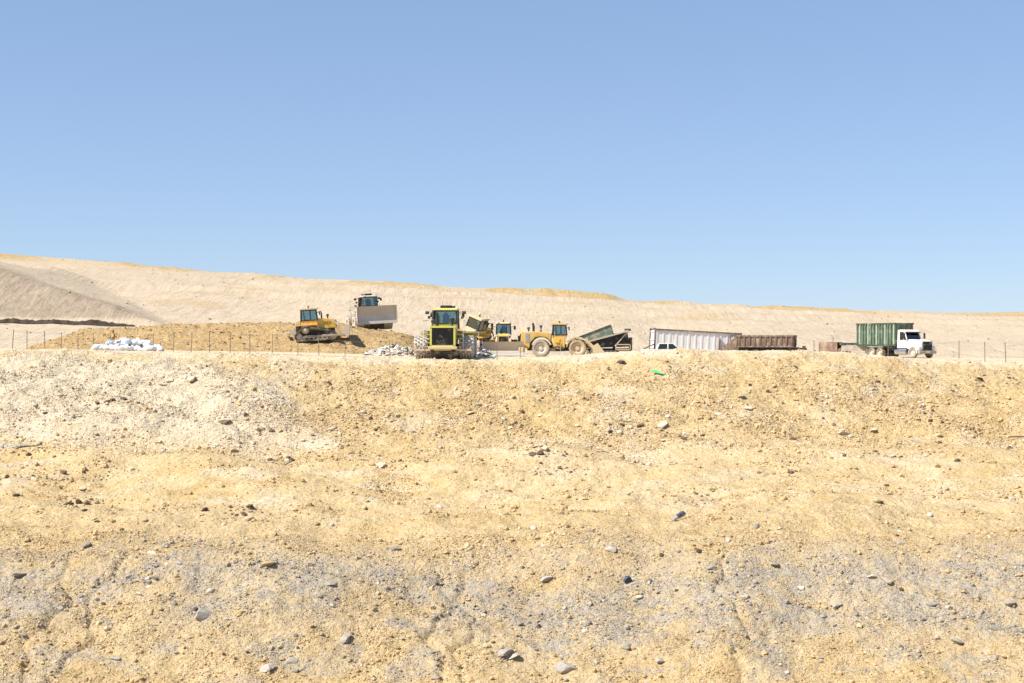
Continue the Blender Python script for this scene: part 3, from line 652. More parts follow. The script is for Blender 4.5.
    m = MB(); m.cyl((1.5, 0, 1.9), (2.8, 0, 1.75), 0.1).bar((2.8, 0, 2.0), (3.0, 0, 1.1), 0.16).bar((3.0, 0, 1.1), (3.6, 0, 1.0), 0.12); m.build('tilt_linkage', 'dusty_steel', t)
    return t
paint('dusty_tyre', (0.34, 0.24, 0.12), 0.9, dust=0.55)

ya = bulldozer('yellow tracked bulldozer in side view working on the brown soil mound'); place(ya, 317, 157.8, 6, 4)
ya.scale = (1.09,)*3
bd = copy_tree(ya); bd['label'] = 'smaller yellow bulldozer facing the viewer with its wide pale blade lowered'
place(bd, 503.5, 151, -90, 0); bd.scale = (1.08,)*3
bt = copy_tree(ya); bt['label'] = 'bulldozer tilted sideways on the refuse, between the centre compactor and the small bulldozer'
place(bt, 473, 158, 62, 4, 22, dz=0.95)
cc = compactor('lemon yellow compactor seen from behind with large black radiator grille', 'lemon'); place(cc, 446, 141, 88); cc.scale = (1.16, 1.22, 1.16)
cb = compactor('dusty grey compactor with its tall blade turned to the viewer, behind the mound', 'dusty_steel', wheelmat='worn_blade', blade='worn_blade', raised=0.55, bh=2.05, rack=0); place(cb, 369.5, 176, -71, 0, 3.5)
ld = loader('yellow wheel loader with cab and black exhaust stacks facing right'); place(ld, 560, 148.5, -4)

# refuse heap that the tilted bulldozer stands on, and a low one beside the compactor
def heap(name, px, dd, rx, ry, hgt, label):
    n = 40; xs = np.linspace(-rx, rx, n); cx = X(px, dd)
    def hf(x, y):
        q = ((x-cx)/rx)**2+((y-dd)/ry)**2
        return Gs(x, y)-0.15+(hgt+0.15)*np.clip(1-q, -0.3, 1)**1.0+0.12*fbm(x/0.8, y/0.8, 3, 301)*np.clip(1.2-q, 0, 1)
    o, c = gridmesh(name, cx+xs, np.linspace(dd-ry, dd+ry, n), hf, MATS['soil'])
    for k, v in zones(c[:, 0], c[:, 1]).items(): setattr_(o, k, v*0+(0.8 if k in ('pale', 'rough') else 0.35 if k == 'grey' else 0))
    o['label'] = label; o['category'] = 'mound'; return o, hf
hp, hf1 = heap('refuse_heap', 476, 158.5, 4.6, 5.0, 1.25, 'pale heap of refuse and dusty soil under the tilted bulldozer')
hp2, hf2 = heap('refuse_heap', 394, 147.5, 3.2, 3.0, 0.85, 'low heap of mixed litter left of the centre compactor')

# ------------------------------------------------------------------ road vehicles and trailers
def container(label, L, W, Hh, wall, rail, name='rolloff_container', nr=13, rib_mats=None, cat='container', rd=0.10):
    t = thing(name, label, cat)
    m = MB(); m.box((0, 0, 0.06), (L-0.1, W-0.1, 0.10)); m.build('floor', 'dark_steel', t)
    for s in (-1, 1):
        m = MB(); m.box((0, s*(W/2-0.03), Hh/2), (L-0.02, 0.05, Hh-0.04)); sp = m.build('side_panel', wall, t)
        rib = None
        for k in range(nr):
            if rib is None:
                q = MB(); q.prism([(-0.09, 0), (0.09, 0), (0.09, Hh-0.2), (-0.09, Hh-0.2)], 0, rd); rib = q.build('rib', wall, t); rb = rib
            else: rb = rib.copy(); C.objects.link(rb)
            rb.location = (-L/2+0.15+(L-0.3)*k/(nr-1), s*(W/2-0.006) if s > 0 else -W/2-rd+0.006, 0.08)
            if rib_mats and k % 3 == 1: rb.material_slots[0].link = 'OBJECT'; rb.material_slots[0].material = MATS[rib_mats]
        q = MB(); q.box((0, s*(W/2+0.02), Hh-0.04), (L+0.12, 0.18, 0.16)); q.build('top_rail', rail, t)
        q = MB(); q.box((0, s*(W/2-0.02), 0.0), (L, 0.16, 0.16)); q.build('bottom_rail', rail, t)
    q = MB(); q.box((L/2-0.03, 0, Hh/2), (0.05, W-0.12, Hh-0.04))
    for k in range(4): q.box((L/2+0.03, -W/2+0.3+(W-0.6)*k/3, Hh/2), (0.08, 0.12, Hh-0.2))
    q.box((L/2+0.03, 0, Hh-0.045), (0.12, W, 0.16)); q.build('front_panel', wall, t)
    q = MB(); q.box((-L/2+0.03, 0, Hh/2), (0.05, W-0.12, Hh-0.04))
    for k in range(3): q.box((-L/2-0.03, 0, 0.3+(Hh-0.6)*k/2), (0.08, W-0.2, 0.12))
    q.build('rear_door', wall, t)
    return t

def truck(label):
    t = thing('rolloff_truck', label, 'truck')
    m = MB()
    for s in (-1, 1): m.box((-1.2, s*0.42, 0.85), (9.0, 0.12, 0.28))
    for k in range(6): m.box((-5.2+1.6*k, 0, 0.85), (0.12, 0.9, 0.2))
    m.build('chassis_rails', 'dark_steel', t)
    m = MB()
    for s in (-1, 1): m.box((-2.2, s*0.42, 1.12), (6.6, 0.14, 0.20))
    m.box((-5.3, 0, 1.0), (0.3, 1.2, 0.3)); m.build('hoist_frame', 'rust', t)
    for x in (-3.75, -2.40):
        for s in (-1, 1): wheel(t, x, s*0.92, 0.52, 0.52, 0.55, 'rubber', 'rim_white', s)
        m = MB(); m.cyl((x, -0.9, 0.52), (x, 0.9, 0.52), 0.12); m.build('axle', 'dark_steel', t)
    for s in (-1, 1): wheel(t, 3.0, s*1.02, 0.52, 0.52, 0.32, 'rubber', 'rim_white', s)
    m = MB(); m.cyl((3.0, -1.0, 0.52), (3.0, 1.0, 0.52), 0.08); m.build('axle', 'dark_steel', t)
    # cab shell with window openings, made of panels
    zb, zw, zt = 1.0, 1.85, 2.72; x0, x1 = 0.35, 1.75; hw = 1.0
    m = MB(); m.prism([(x0, zb), (x1+0.15, zb), (x1+0.15, zw), (x0, zw)], -hw, hw)
    m.prism([(x0, zw), (x0+0.35, zw), (x0+0.35, zt), (x0+0.05, zt)], -hw+0.03, hw-0.03)
    for s in (-1, 1):
        m.bar((x1+0.13, s*(hw-0.06), zw), (x1-0.30, s*(hw-0.11), zt), 0.11)
        m.bar((x0+1.0, s*(hw-0.05), zw), (x0+1.0, s*(hw-0.09), zt), 0.06)
    cabo = m.build('cab', 'white', t, 0.03)
    m = MB(); m.prism([(x0, zt-0.02), (x1-0.15, zt-0.02), (x1-0.28, zt+0.16), (x1-0.7, zt+0.24), (x0+0.1, zt+0.22)], -hw+0.02, hw-0.02); m.build('roof', 'white', t, 0.05)
    g = MB(); g.quad((x1+0.13, -hw+0.1, zw+0.02), (x1+0.13, hw-0.1, zw+0.02), (x1-0.28, hw-0.14, zt-0.02), (x1-0.28, -hw+0.14, zt-0.02), 0.012); g.build('windscreen', 'glass', t)
    for s in (-1, 1):
        g = MB(); g.quad((x0+0.36, s*(hw-0.06), zw+0.02), (x1+0.08, s*(hw-0.06), zw+0.02), (x1-0.30, s*(hw-0.10), zt-0.03), (x0+0.36, s*(hw-0.10), zt-0.03), 0.012); g.build('side_window', 'glass', t)
        q = MB(); q.box((x0+0.95, s*(hw+0.012), zb+0.42), (1.05, 0.02, 0.80)).box((x0+0.55, s*(hw+0.04), zb+0.6), (0.16, 0.04, 0.04), mi=1); q.build('door', ['white', 'chrome'], t)
        q = MB(); q.bar((x1+0.05, s*hw, zw+0.1), (x1+0.15, s*(hw+0.32), zw+0.25), 0.03).bar((x1+0.0, s*hw, zt-0.1), (x1+0.15, s*(hw+0.32), zt-0.15), 0.03).box((x1+0.15, s*(hw+0.34), zw+0.45), (0.07, 0.22, 0.6)); q.build('mirror', 'dark_steel', t)
    s_ = MB(); s_.box((x0+0.62, 0.45, zw-0.05), (0.5, 0.5, 0.15)).box((x0+0.42, 0.45, zw+0.35), (0.14, 0.5, 0.75)).box((x0+0.62, -0.45, zw-0.05), (0.5, 0.5, 0.15)).box((x0+0.42, -0.45, zw+0.35), (0.14, 0.5, 0.75)); s_.build('seat', 'black', t)
    m = MB()   # hood, narrower toward the nose
    sec = [(x1+0.10, 0.92, 0.95, 1.92), (x1+0.7, 0.88, 0.92, 1.91), (x1+1.45, 0.84, 0.90, 1.84), (x1+2.05, 0.78, 0.88, 1.76), (x1+2.15, 0.74, 0.90, 1.66)]
    v = []
    for xx, h_, za, zc in sec: v += [(xx, -h_, za), (xx, -h_, zc-0.16), (xx, -h_+0.16, zc), (xx, h_-0.16, zc), (xx, h_, zc-0.16), (xx, h_, za)]
    f = [(i*6+j, i*6+j+1, (i+1)*6+j+1, (i+1)*6+j) for i in range(4) for j in range(5)]+[(0, 1, 2, 3, 4, 5), tuple(24+j for j in range(6)), (0, 5, 29, 24)][:2]
    m.add(v, f); hood = m.build('hood', 'white', t, 0.02)
    m = MB(); m.box((x1+2.175, 0, 1.24), (0.06, 1.20, 0.88))
    for k in range(12): m.box((x1+2.21, -0.55+k*0.1, 1.24), (0.03, 0.03, 0.86))
    m.build('grille', 'dark_steel', hood)
    m = MB()
    for a, b in (((x1+2.2, -0.62, 0.8), (x1+2.2, -0.62, 1.7)), ((x1+2.2, 0.62, 0.8), (x1+2.2, 0.62, 1.7)), ((x1+2.2, -0.62, 1.7), (x1+2.2, 0.62, 1.7))): m.bar(a, b, 0.06)
    m.build('grille_surround', 'chrome', hood)
    m = MB(); m.prism([(x1+2.05, 0.42), (x1+2.32, 0.42), (x1+2.34, 0.72), (x1+2.05, 0.76)], -1.12, 1.12); m.build('bumper', 'blade_steel', t, 0.04)
    q = MB(); q.box((x1+2.345, 0, 0.60), (0.012, 0.42, 0.16)); q.build('number_plate', 'white', t)
    for s in (-1, 1):
        m = MB(); cx, cz, r = 3.0, 0.52, 0.66
        ang = [R(-8+14*k) for k in range(15)]
        m.prism([(cx+r*math.cos(a), cz+r*math.sin(a)) for a in ang]+[(cx+(r-0.07)*math.cos(a), cz+(r-0.07)*math.sin(a)) for a in ang[::-1]], s*0.78, s*1.16); m.build('fender', 'white', t, 0.02)
        m = MB(); m.prism([(3.5, 0.78), (3.94, 0.78), (3.86, 1.20), (3.45, 1.26)], s*0.72, s*1.12); m.build('wing_front', 'white', t, 0.03)
        q = MB(); q.box((3.93, s*0.92, 0.98), (0.05, 0.30, 0.22)); q.build('headlight', 'lamp', t)
        m = MB(); m.cyl((0.15, s*0.95, 0.62), (1.95, s*0.95, 0.62), 0.29, n=20).box((1.5, s*1.02, 0.42), (0.6, 0.3, 0.04)).box((0.7, s*1.22, 0.5), (0.5, 0.1, 0.04)); m.build('fuel_tank', 'chrome', t)
        m = MB(); m.box((-4.45, s*0.92, 0.55), (0.03, 0.6, 0.75)); m.build('mud_flap', 'white', t)
        m = MB(); m.prism([(-4.45, 1.10), (-1.75, 1.10), (-1.75, 1.14), (-4.45, 1.14)], s*0.62, s*1.2); m.build('rear_fender', 'white', t)
    m = MB(); m.prism([(x1-0.32, zt+0.02), (x1+0.10, zt-0.10), (x1+0.10, zt-0.07), (x1-0.32, zt+0.06)], -hw+0.05, hw-0.05); m.build('sun_visor', 'dark_steel', t)
    for k in range(5):
        m = MB(); m.box((x1-0.62, -0.6+0.3*k, zt+0.25), (0.12, 0.09, 0.06)); m.build('marker_light', 'orange', t)
    m = MB(); m.cyl((0.15, -0.75, 0.95), (0.15, -0.75, 2.95), 0.08); m.build('exhaust_stack', 'chrome', t)
    m = MB(); m.box((-0.3, 0, 1.15), (0.5, 1.9, 0.6)); m.build('hydraulic_tank', 'dark_steel', t)
    return t
TK_D, TK_YAW = 152.0, -66
tr = truck('white roll-off truck with conventional hood, carrying the tall green container'); place(tr, 902.5, TK_D, TK_YAW, z=0.10)
gc = container('tall dark green ribbed container loaded on the white truck', 6.5, 2.35, 2.35, 'green', 'dark_green', nr=14, rib_mats='pale_green')
off = Vector((-3.0, 0, 1.30)); off.rotate(Euler((0, 0, R(TK_YAW))))
gc.location = tr.location+off; gc.rotation_euler = (0, 0, R(TK_YAW))

def pup(label):
    t = thing('flat_trailer', label, 'trailer')
    m = MB()
    for s in (-1, 1): m.box((0.2, s*0.5, 1.40), (6.8, 0.14, 0.26)).bar((-0.9, s*0.5, 0.5), (-0.9, s*0.5, 1.4), 0.12).bar((2.2, s*0.5, 0.5), (2.2, s*0.5, 1.4), 0.12)
    for k in range(6): m.box((-3.0+1.2*k, 0, 1.41), (0.1, 1.0, 0.12))
    m.build('frame_rails', 'dark_steel', t)
    m = MB(); m.bar((3.2, 0, 0.9), (4.3, 0, 0.75), 0.16); m.build('drawbar', 'dark_steel', t)
    for x in (-2.0, -0.9, 2.2):
        for s in (-1, 1): wheel(t, x, s*0.9, 0.48, 0.48, 0.45, 'rubber', 'rim_white', s)
    m = MB(); m.box((-2.4, 0, 1.55), (2.0, 2.2, 0.12)).box((-3.42, 0, 1.05), (0.06, 2.3, 1.15)).box((-2.4, -1.12, 1.05), (2.05, 0.05, 1.12)).box((-2.4, 1.12, 1.05), (2.05, 0.05, 1.12)); m.build('side_skirt', 'rust_red', t)
    m = MB(); m.box((0.9, -1.1, 0.92), (3.6, 0.05, 0.6)).box((0.9, 1.1, 0.92), (3.6, 0.05, 0.6)); m.build('side_guard', 'blade_steel', t)
    return t
pt = pup('low empty trailer with rusty red rear skirt hitched behind the white truck'); 
place(pt, 852, 158.5, -27)

wt = container('long white ribbed dump trailer with dark top rail, highest at its left end', 9.6, 2.4, 2.35, 'white_rib', 'rust', name='dump_trailer', nr=14, cat='trailer', rd=0.04)
for x in (3.4, 4.5, -3.9):
    for s in (-1, 1): wheel(wt, x, s*0.92, -0.42, 0.5, 0.5, 'rubber', 'rim_white', s)
m = MB(); m.box((0, 0.45, -0.2), (9.6, 0.14, 0.3)).box((0, -0.45, -0.2), (9.6, 0.14, 0.3)); m.build('chassis_rails', 'dark_steel', wt)
m = MB(); m.bar((-4.88, -1.2, 0), (-4.88, -1.2, 2.4), 0.12).bar((-4.88, 1.2, 0), (-4.88, 1.2, 2.4), 0.12).bar((-4.88, -1.2, 2.4), (-4.88, 1.2, 2.4), 0.12); m.build('end_frame', 'rust', wt)
m = MB(); m.bar((3.5, -1.42, 0.9), (3.5, -1.42, 2.05), 0.09).bar((4.3, -1.42, 0.9), (4.3, -1.42, 2.05), 0.09).bar((3.5, -1.42, 2.05), (4.3, -1.42, 2.05), 0.09).bar((3.5, -1.42, 0.9), (4.3, -1.42, 0.9), 0.09); m.build('ladder_frame', 'rust', wt)
m = MB(); m.box((2.35, -1.35, 1.0), (0.16, 0.12, 1.5)); m.build('tarp_roller', 'rust', wt)
place(wt, 695, 157, 7, -3.0, 0); wt.location.z = ground_at(X(699, 157), 157)+0.93

bt_ = container('low rusty brown ribbed trailer with sloping ramp at its left end', 6.0, 2.3, 1.18, 'rust', 'rust', name='dump_trailer', nr=11, cat='trailer')
for x in (-2.1, -1.0, 0.3, 2.2):
    for s in (-1, 1): wheel(bt_, x, s*0.9, -0.88, 0.5, 0.45, 'rubber', 'rim_white', s)
m = MB(); m.box((0.2, 0.45, -0.26), (6.4, 0.14, 0.34)).box((0.2, -0.45, -0.26), (6.4, 0.14, 0.34))
for x in (-2.1, -1.0, 0.3, 2.2): m.cyl((x, -0.9, -0.88), (x, 0.9, -0.88), 0.1).box((x, 0, -0.6), (0.3, 1.1, 0.5))
m.box((0, 0, -0.55), (5.0, 0.9, 0.2)); m.build('chassis_rails', 'dark_steel', bt_)
m = MB(); m.bar((3.2, 0, -0.2), (4.3, 0, -0.3), 0.18).box((4.0, 0, -0.1), (0.3, 0.5, 0.3)); m.build('drawbar', 'dark_steel', bt_)
m = MB(); m.prism([(-3.05, 1.16), (-5.7, -0.85), (-5.7, -1.15), (-4.5, -0.9), (-3.05, 0.0)], -1.15, -1.05).prism([(-3.05, 1.16), (-5.7, -0.85), (-5.7, -1.0), (-3.05, 1.04)], -1.05, 1.05).prism([(-3.05, 1.16), (-5.7, -0.85), (-5.7, -1.15), (-4.5, -0.9), (-3.05, 0.0)], 1.05, 1.15); m.build('ramp', 'rust', bt_)
place(bt_, 767, 155, -20, 0, 0); bt_.location.z = ground_at(X(767, 155), 155)+1.38

def tipper(label):
    t = thing('tipping_trailer', label, 'trailer')
    m = MB()
    for s in (-1, 1): m.box((0, s*0.45, 0.75), (5.4, 0.14, 0.26))
    m.box((2.6, 0, 1.0), (0.16, 2.2, 1.9)).box((-2.0, 0, 0.75), (0.2, 1.2, 0.3)).box((0.6, 0, 0.62), (1.6, 2.0, 0.18)); m.build('frame', 'dark_steel', t)
    for x in (-2.1, -0.9):
        for s in (-1, 1): wheel(t, x, s*0.95, 0.5, 0.5, 0.5, 'rubber', 'rim_white', s)
    m = MB(); m.bar((1.1, -1.05, 0.75), (2.5, -1.05, 0.75), 0.10).bar((1.1, -1.05, 1.25), (2.5, -1.05, 1.25), 0.10).bar((1.1, -1.05, 0.7), (1.1, -1.05, 1.3), 0.10).bar((2.5, -1.05, 0.7), (2.5, -1.05, 1.3), 0.10); m.build('tool_rack', 'dusty_yellow', t)
    a = R(15); ca, sa = math.cos(a), math.sin(a); ox, oz = -2.5, 1.22
    def T(x, z): return (ox+x*ca-z*sa, oz+x*sa+z*ca)
    m = MB(); m.prism([T(0, 0), T(5.0, 0), T(5.0, 0.16), T(0, 0.16)], -1.2, 1.2); m.build('body_floor', 'dusty_steel', t)
    for s in (-1, 1):
        m = MB(); m.prism([T(0.2, 0.16), T(3.55, 0.16), T(3.45, 1.02), T(-0.4, 0.62), T(-0.45, 0.5)], s*1.14, s*1.2); m.build('body_side', 'grey_green', t)
        m = MB(); m.prism([T(-0.95, 0.52), T(-0.4, 0.60), T(3.5, 1.02), T(3.5, 1.10), T(-0.4, 0.70), T(-0.95, 0.60)], s*1.12, s*1.25); m.build('top_rail', 'dark_green', t)
        m = MB(); p0, p1 = T(4.9, 0.0), (1.0, 1.1); m.bar((p0[0], s*1.0, p0[1]), (p1[0], s*1.0, p1[1]), 0.10); m.build('brace', 'dusty_steel', t)
        m = MB(); m.prism([(-1.9, 0.9), (2.5, 1.05), T(4.9, -0.02), T(0.2, -0.02)], s*0.7, s*0.75); m.build('hoist_plate', 'black', t)
    m = MB(); m.prism([T(3.45, 0.1), T(3.52, 0.1), T(3.52, 1.05), T(3.45, 1.05)], -1.2, 1.2); m.build('head_board', 'grey_green', t)
    m = MB(); q0 = T(5.0, 0.1); m.box((q0[0], 0, q0[1]+0.08), (0.5, 2.2, 0.22)); m.build('head_beam', 'dark_steel', t)
    m = MB(); m.cyl((0.9, 0, 0.8), (2.0, 0, 2.1), 0.14); m.build('hoist_cylinder', 'dusty_steel', t)
    return t
tp = tipper('grey-green tipping trailer with raised body, in front of the loader bucket'); tp['label'] = 'grey-green tipping trailer with its body raised, right of the wheel loader'
place(tp, 604, 153.5, 0); tp.scale = (1.1,)*3

def pickup(label):
    t = thing('pickup', label, 'pickup truck')
    for x in (-1.75, 1.75):
        for s in (-1, 1): wheel(t, x, s*0.82, 0.38, 0.38, 0.26, 'rubber', 'chrome', s, lugs=24)
    m = MB(); prof = [(-2.75, 0.45), (-2.2, 0.40), (-2.15, 0.55)]+[(-1.75+0.46*math.cos(a), 0.40+0.46*math.sin(a)) for a in [R(160-20*k) for k in range(8)]]+[(-1.28, 0.36), (1.28, 0.36)]+[(1.75+0.46*math.cos(a), 0.40+0.46*math.sin(a)) for a in [R(160-20*k) for k in range(8)]]+[(2.25, 0.38), (2.72, 0.45), (2.75, 0.85), (2.6, 1.05), (1.25, 1.15), (0.9, 1.18), (-2.75, 1.18)]
    m.prism(prof, -0.93, 0.93); m.build('body', 'white', t, 0.05)
    m = MB(); m.prism([(-0.95, 1.72), (0.55, 1.72), (0.35, 1.80), (-0.85, 1.80)], -0.72, 0.72)
    for s in (-1, 1):
        m.bar((-1.15, s*0.86, 1.18), (-0.92, s*0.70, 1.75), 0.12).bar((-0.05, s*0.87, 1.18), (-0.05, s*0.70, 1.75), 0.10).bar((1.15, s*0.86, 1.18), (0.52, s*0.70, 1.75), 0.09)
    m.build('cab', 'white', t, 0.02)
    for s in (-1, 1):
        g = MB(); g.quad((-1.1, s*0.87, 1.19), (-0.08, s*0.87, 1.19), (-0.08, s*0.71, 1.73), (-0.9, s*0.71, 1.73)); g.build('side_window', 'black_glass', t)
        g = MB(); g.quad((-0.02, s*0.87, 1.19), (1.08, s*0.87, 1.19), (0.5, s*0.71, 1.73), (-0.02, s*0.71, 1.73)); g.build('side_window', 'black_glass', t)
        q = MB(); q.box((2.70, s*0.68, 0.88), (0.08, 0.34, 0.2)); q.build('headlight', 'lamp', t)
        q = MB(); q.box((0.95, s*1.02, 1.25), (0.12, 0.2, 0.16)); q.build('mirror', 'black', t)
        q = MB(); q.bar((-1.4, s*0.85, 1.2), (-1.4, s*0.75, 1.72), 0.07).bar((-1.4, s*0.75, 1.72), (-2.5, s*0.85, 1.22), 0.07); q.build('roll_bar', 'black', t)
    g = MB(); g.quad((1.15, -0.8, 1.19), (1.15, 0.8, 1.19), (0.55, 0.68, 1.73), (0.55, -0.68, 1.73)); g.build('windscreen', 'black_glass', t)
    g = MB(); g.quad((-1.17, -0.8, 1.19), (-1.17, 0.8, 1.19), (-0.96, 0.68, 1.73), (-0.96, -0.68, 1.73)); g.build('rear_window', 'black_glass', t)
    return t
paint('black_glass', (0.02, 0.025, 0.025), 0.08, dust=0.05)
pk = pickup('white pickup half hidden by the crest, in front of the white trailer'); place(pk, 668, 147, -3)

# ------------------------------------------------------------------ soil bank at the foot of the spur, coloured near black
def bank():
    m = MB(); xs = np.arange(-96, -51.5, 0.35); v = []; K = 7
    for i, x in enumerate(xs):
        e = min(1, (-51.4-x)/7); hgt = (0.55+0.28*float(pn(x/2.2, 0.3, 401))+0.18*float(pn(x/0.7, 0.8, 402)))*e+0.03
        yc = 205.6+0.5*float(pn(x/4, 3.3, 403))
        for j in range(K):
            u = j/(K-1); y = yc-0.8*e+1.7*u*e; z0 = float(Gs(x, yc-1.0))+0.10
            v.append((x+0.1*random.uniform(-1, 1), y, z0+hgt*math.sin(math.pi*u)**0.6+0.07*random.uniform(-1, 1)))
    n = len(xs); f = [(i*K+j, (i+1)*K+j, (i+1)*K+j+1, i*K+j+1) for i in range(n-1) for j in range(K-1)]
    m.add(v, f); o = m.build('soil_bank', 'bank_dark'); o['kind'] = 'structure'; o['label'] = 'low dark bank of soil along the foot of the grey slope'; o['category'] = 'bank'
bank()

# ------------------------------------------------------------------ fence
def fence(label, posts, wires):
    t = thing('wire_fence', label, 'fence'); tops = []
    x0, d0 = X(posts[0][0], posts[0][2]), posts[0][2]
    t.location = (x0, d0, ground_at(x0, d0, False)); base = t.location
    for px, tilt, dd, hh in posts:
        x = X(px, dd); z = ground_at(x, dd, False); m = MB()
        tx = math.tan(R(tilt)); m.bar((0, 0, -0.3), (tx*hh, 0, hh), 0.065, 0.06)
        m.box((tx*hh*0.9, -0.05, hh*0.9), (0.05, 0.03, 0.05))
        o = m.build('post', 'post', t); o.location = (x-base.x, dd-base.y, z-base.z); tops.append((Vector((x-base.x, dd-base.y, z-base.z)), tx, hh))
    for fr in wires:
        m = MB()
        for (a, ta, ha), (b, tb, hb) in zip(tops[:-1], tops[1:]):
            pa = a+Vector((ta*ha*fr, -0.05, ha*fr)); pb = b+Vector((tb*hb*fr, -0.05, hb*fr)); prev = pa
            for k in range(1, 5):
                u = k/4; q = pa.lerp(pb, u)-Vector((0, 0, 0.10*4*u*(1-u))); m.bar(prev, q, 0.016); prev = q
        m.build('wire', 'wire', t)
lp = [(-24, 3, 141, 2), (-6, 2, 141, 2), (12, 5, 141, 2.0), (27, 0, 142, 1.9), (45, -2, 143, 1.9), (61, 2, 143, 1.8), (78, 0, 143, 1.7), (94, -3, 143, 1.8), (153, 1, 142, 1.8), (173, 4, 141, 1.9), (191, 3, 141, 1.9), (209.5, 0, 140.5, 2.1), (230, 2, 141, 1.9), (250, -1, 141, 1.9), (272, 2, 140.5, 2.0), (298, 0, 140, 1.9), (319, -2, 139.5, 2.0), (345, 1, 140, 1.6), (390, -1, 139.5, 1.7), (424, 2, 139, 1.4), (451, 1, 137.2, 1.3), (497, 0, 138, 1.4), (520, 3, 138, 1.3)]
fence('wire fence of thin leaning posts along the crest on the left', lp, (0.55, 0.95))
fence('short wire fence of thin posts at the far right past the white truck', [(814, 0, 141.5, 1.6), (833, 0, 141, 1.9), (888, 1, 139, 1.2), (959, 0, 139.5, 1.9), (985, -1, 138.5, 1.9), (1006, -3, 137.5, 2.0), (1034, 1, 137.5, 2.0), (1060, 0, 137.5, 2.0)], (0.30, 0.95))

# ------------------------------------------------------------------ stones, rubble, litter
def lump(seed, sub=2, flat=0.75, amp=0.35):
    import bmesh
    bm = bmesh.new(); bmesh.ops.create_icosphere(bm, subdivisions=sub, radius=1)
    r = random.Random(seed); pl = [(Vector((r.uniform(-1, 1), r.uniform(-1, 1), r.uniform(-1, 1))).normalized(), r.uniform(0.42, 0.8)) for _ in range(12)]
    for vtx in bm.verts:
        p_ = vtx.co.copy()
        for nn, dd in pl:
            q = p_.dot(nn)
            if q > dd: p_ -= nn*(q-dd)
        p_ *= 1+amp*0.3*(math.sin(p_.x*4+seed)*math.cos(p_.y*5+seed*2))
        p_.z *= flat; vtx.co = p_
    me = bpy.data.meshes.new('stone'); bm.to_mesh(me); bm.free(); return me
stones = [lump(s) for s in range(6)]
for me in stones: me.materials.append(MATS['stone_pale'])
def stone(px, py, w_px, mat, flat=1.0, k=0):
    x, y = pix(px, py+w_px*0.3); r = w_px/2*y/F
    o = bpy.data.objects.new('stone', stones[k % 6]); C.objects.link(o); o.parent = ground
    o.location = (x, y, ground_at(x, y, False)+r*(0.0 if mat == 'stone_grey' else 0.12)*flat); o.rotation_euler = (random.uniform(-.3, .3), random.uniform(-.3, .3), random.uniform(0, 6.28)); o.scale = (r*1.45, r*1.25, r*1.05*flat)
    o.material_slots[0].link = 'OBJECT'; o.material_slots[0].material = MATS[mat]
SL = [(190, 376, 12, 'p', .8), (170, 379, 8, 'p', 1), (163, 382, 10, 'p', .5), (225, 418, 13, 'p', .8), (333, 427, 10, 'p', .8), (271, 429, 7, 'd', 1), (233, 449, 8, 's', 1), (107, 400, 7, 'd', .9), (98, 402, 6, 'd', .9), (124, 397, 7, 'd', .8), (203, 608, 22, 'g', .9), (565, 661, 26, 'g', .8), (503, 647, 17, 'g', .7), (514, 652, 14, 'g', .6), (345, 634, 15, 'g', .8), (268, 664, 15, 'g', .7), (291, 656, 13, 'g', .7), (87, 541, 12, 'g', .7), (151, 551, 9, 'p', .8), (211, 588, 9, 'p', .9), (61, 606, 12, 'g', .8), (268, 560, 15, 's', .6), (625, 642, 16, 'g', .7), (437, 675, 10, 'g', .7), (888, 578, 10, 'g', .8), (872, 574, 9, 'p', .8), (837, 602, 11, 'g', .8), (957, 637, 14, 'g', .6), (995, 624, 12, 'g', .8), (640, 594, 9, 'p', .6), (801, 585, 9, 'p', .6), (745, 594, 9, 'g', .8), (722, 601, 10, 'g', .7), (878, 500, 10, 'd', .7), (886, 484, 5, 'd', .9), (956, 459, 6, 'd', .8), (1010, 446, 6, 'd', .8), (875, 450, 5, 'd', .9), (979, 377, 8, 'd', .7), (620, 360, 9, 'd', .7), (833, 408, 8, 'd', .6), (877, 380, 6, 'd', .9), (842, 430, 10, 'p', .7), (873, 428, 9, 'p', .8), (748, 406, 9, 'p', .5), (742, 395, 8, 'g', .6), (664, 420, 13, 'p', .5), (720, 411, 11, 'p', .6), (640, 424, 7, 'd', .9), (622, 423, 6, 'd', .8), (545, 446, 11, 'p', .7), (533, 452, 8, 'd', .8), (84, 486, 9, 'p', .6), (70, 501, 10, 'd', .6), (85, 508, 8, 'd', .7), (97, 520, 6, 'd', .8), (249, 504, 10, 'd', .5), (248, 516, 10, 'p', .6), (236, 514, 6, 'd', .8), (381, 461, 12, 'p', .6), (427, 460, 6, 'd', .7), (437, 434, 5, 'd', .8), (311, 432, 8, 'p', .7), (585, 497, 7, 'p', .5), (793, 437, 7, 'd', .8), (710, 565, 9, 'g', .8), (545, 430, 6, 's', .7), (470, 410, 9, 's', .6), (440, 505, 8, 'p', .6), (1010, 600, 11, 'g', .7), (932, 600, 12, 'g', .6), (660, 657, 12, 'g', .6), (115, 655, 11, 'g', .6), (180, 560, 10, 'g', .6), (155, 575, 9, 'g', .7), (395, 545, 12, 'g', .6), (470, 545, 11, 'g', .6), (610, 545, 12, 'g', .6), (545, 575, 12, 'g', .6), (330, 580, 12, 'g', .6), (20, 570, 14, 'g', .5), (240, 610, 9, 's', .8), (775, 560, 12, 'g', .5), (900, 540, 10, 'g', .5)]
MM = {'p': 'stone_pale', 'd': 'stone_dark', 'g': 'stone_grey', 's': 'stone_sand'}
for k, (a, b, w_, mt, fl) in enumerate(SL): stone(a, b, w_, MM[mt], fl, k)
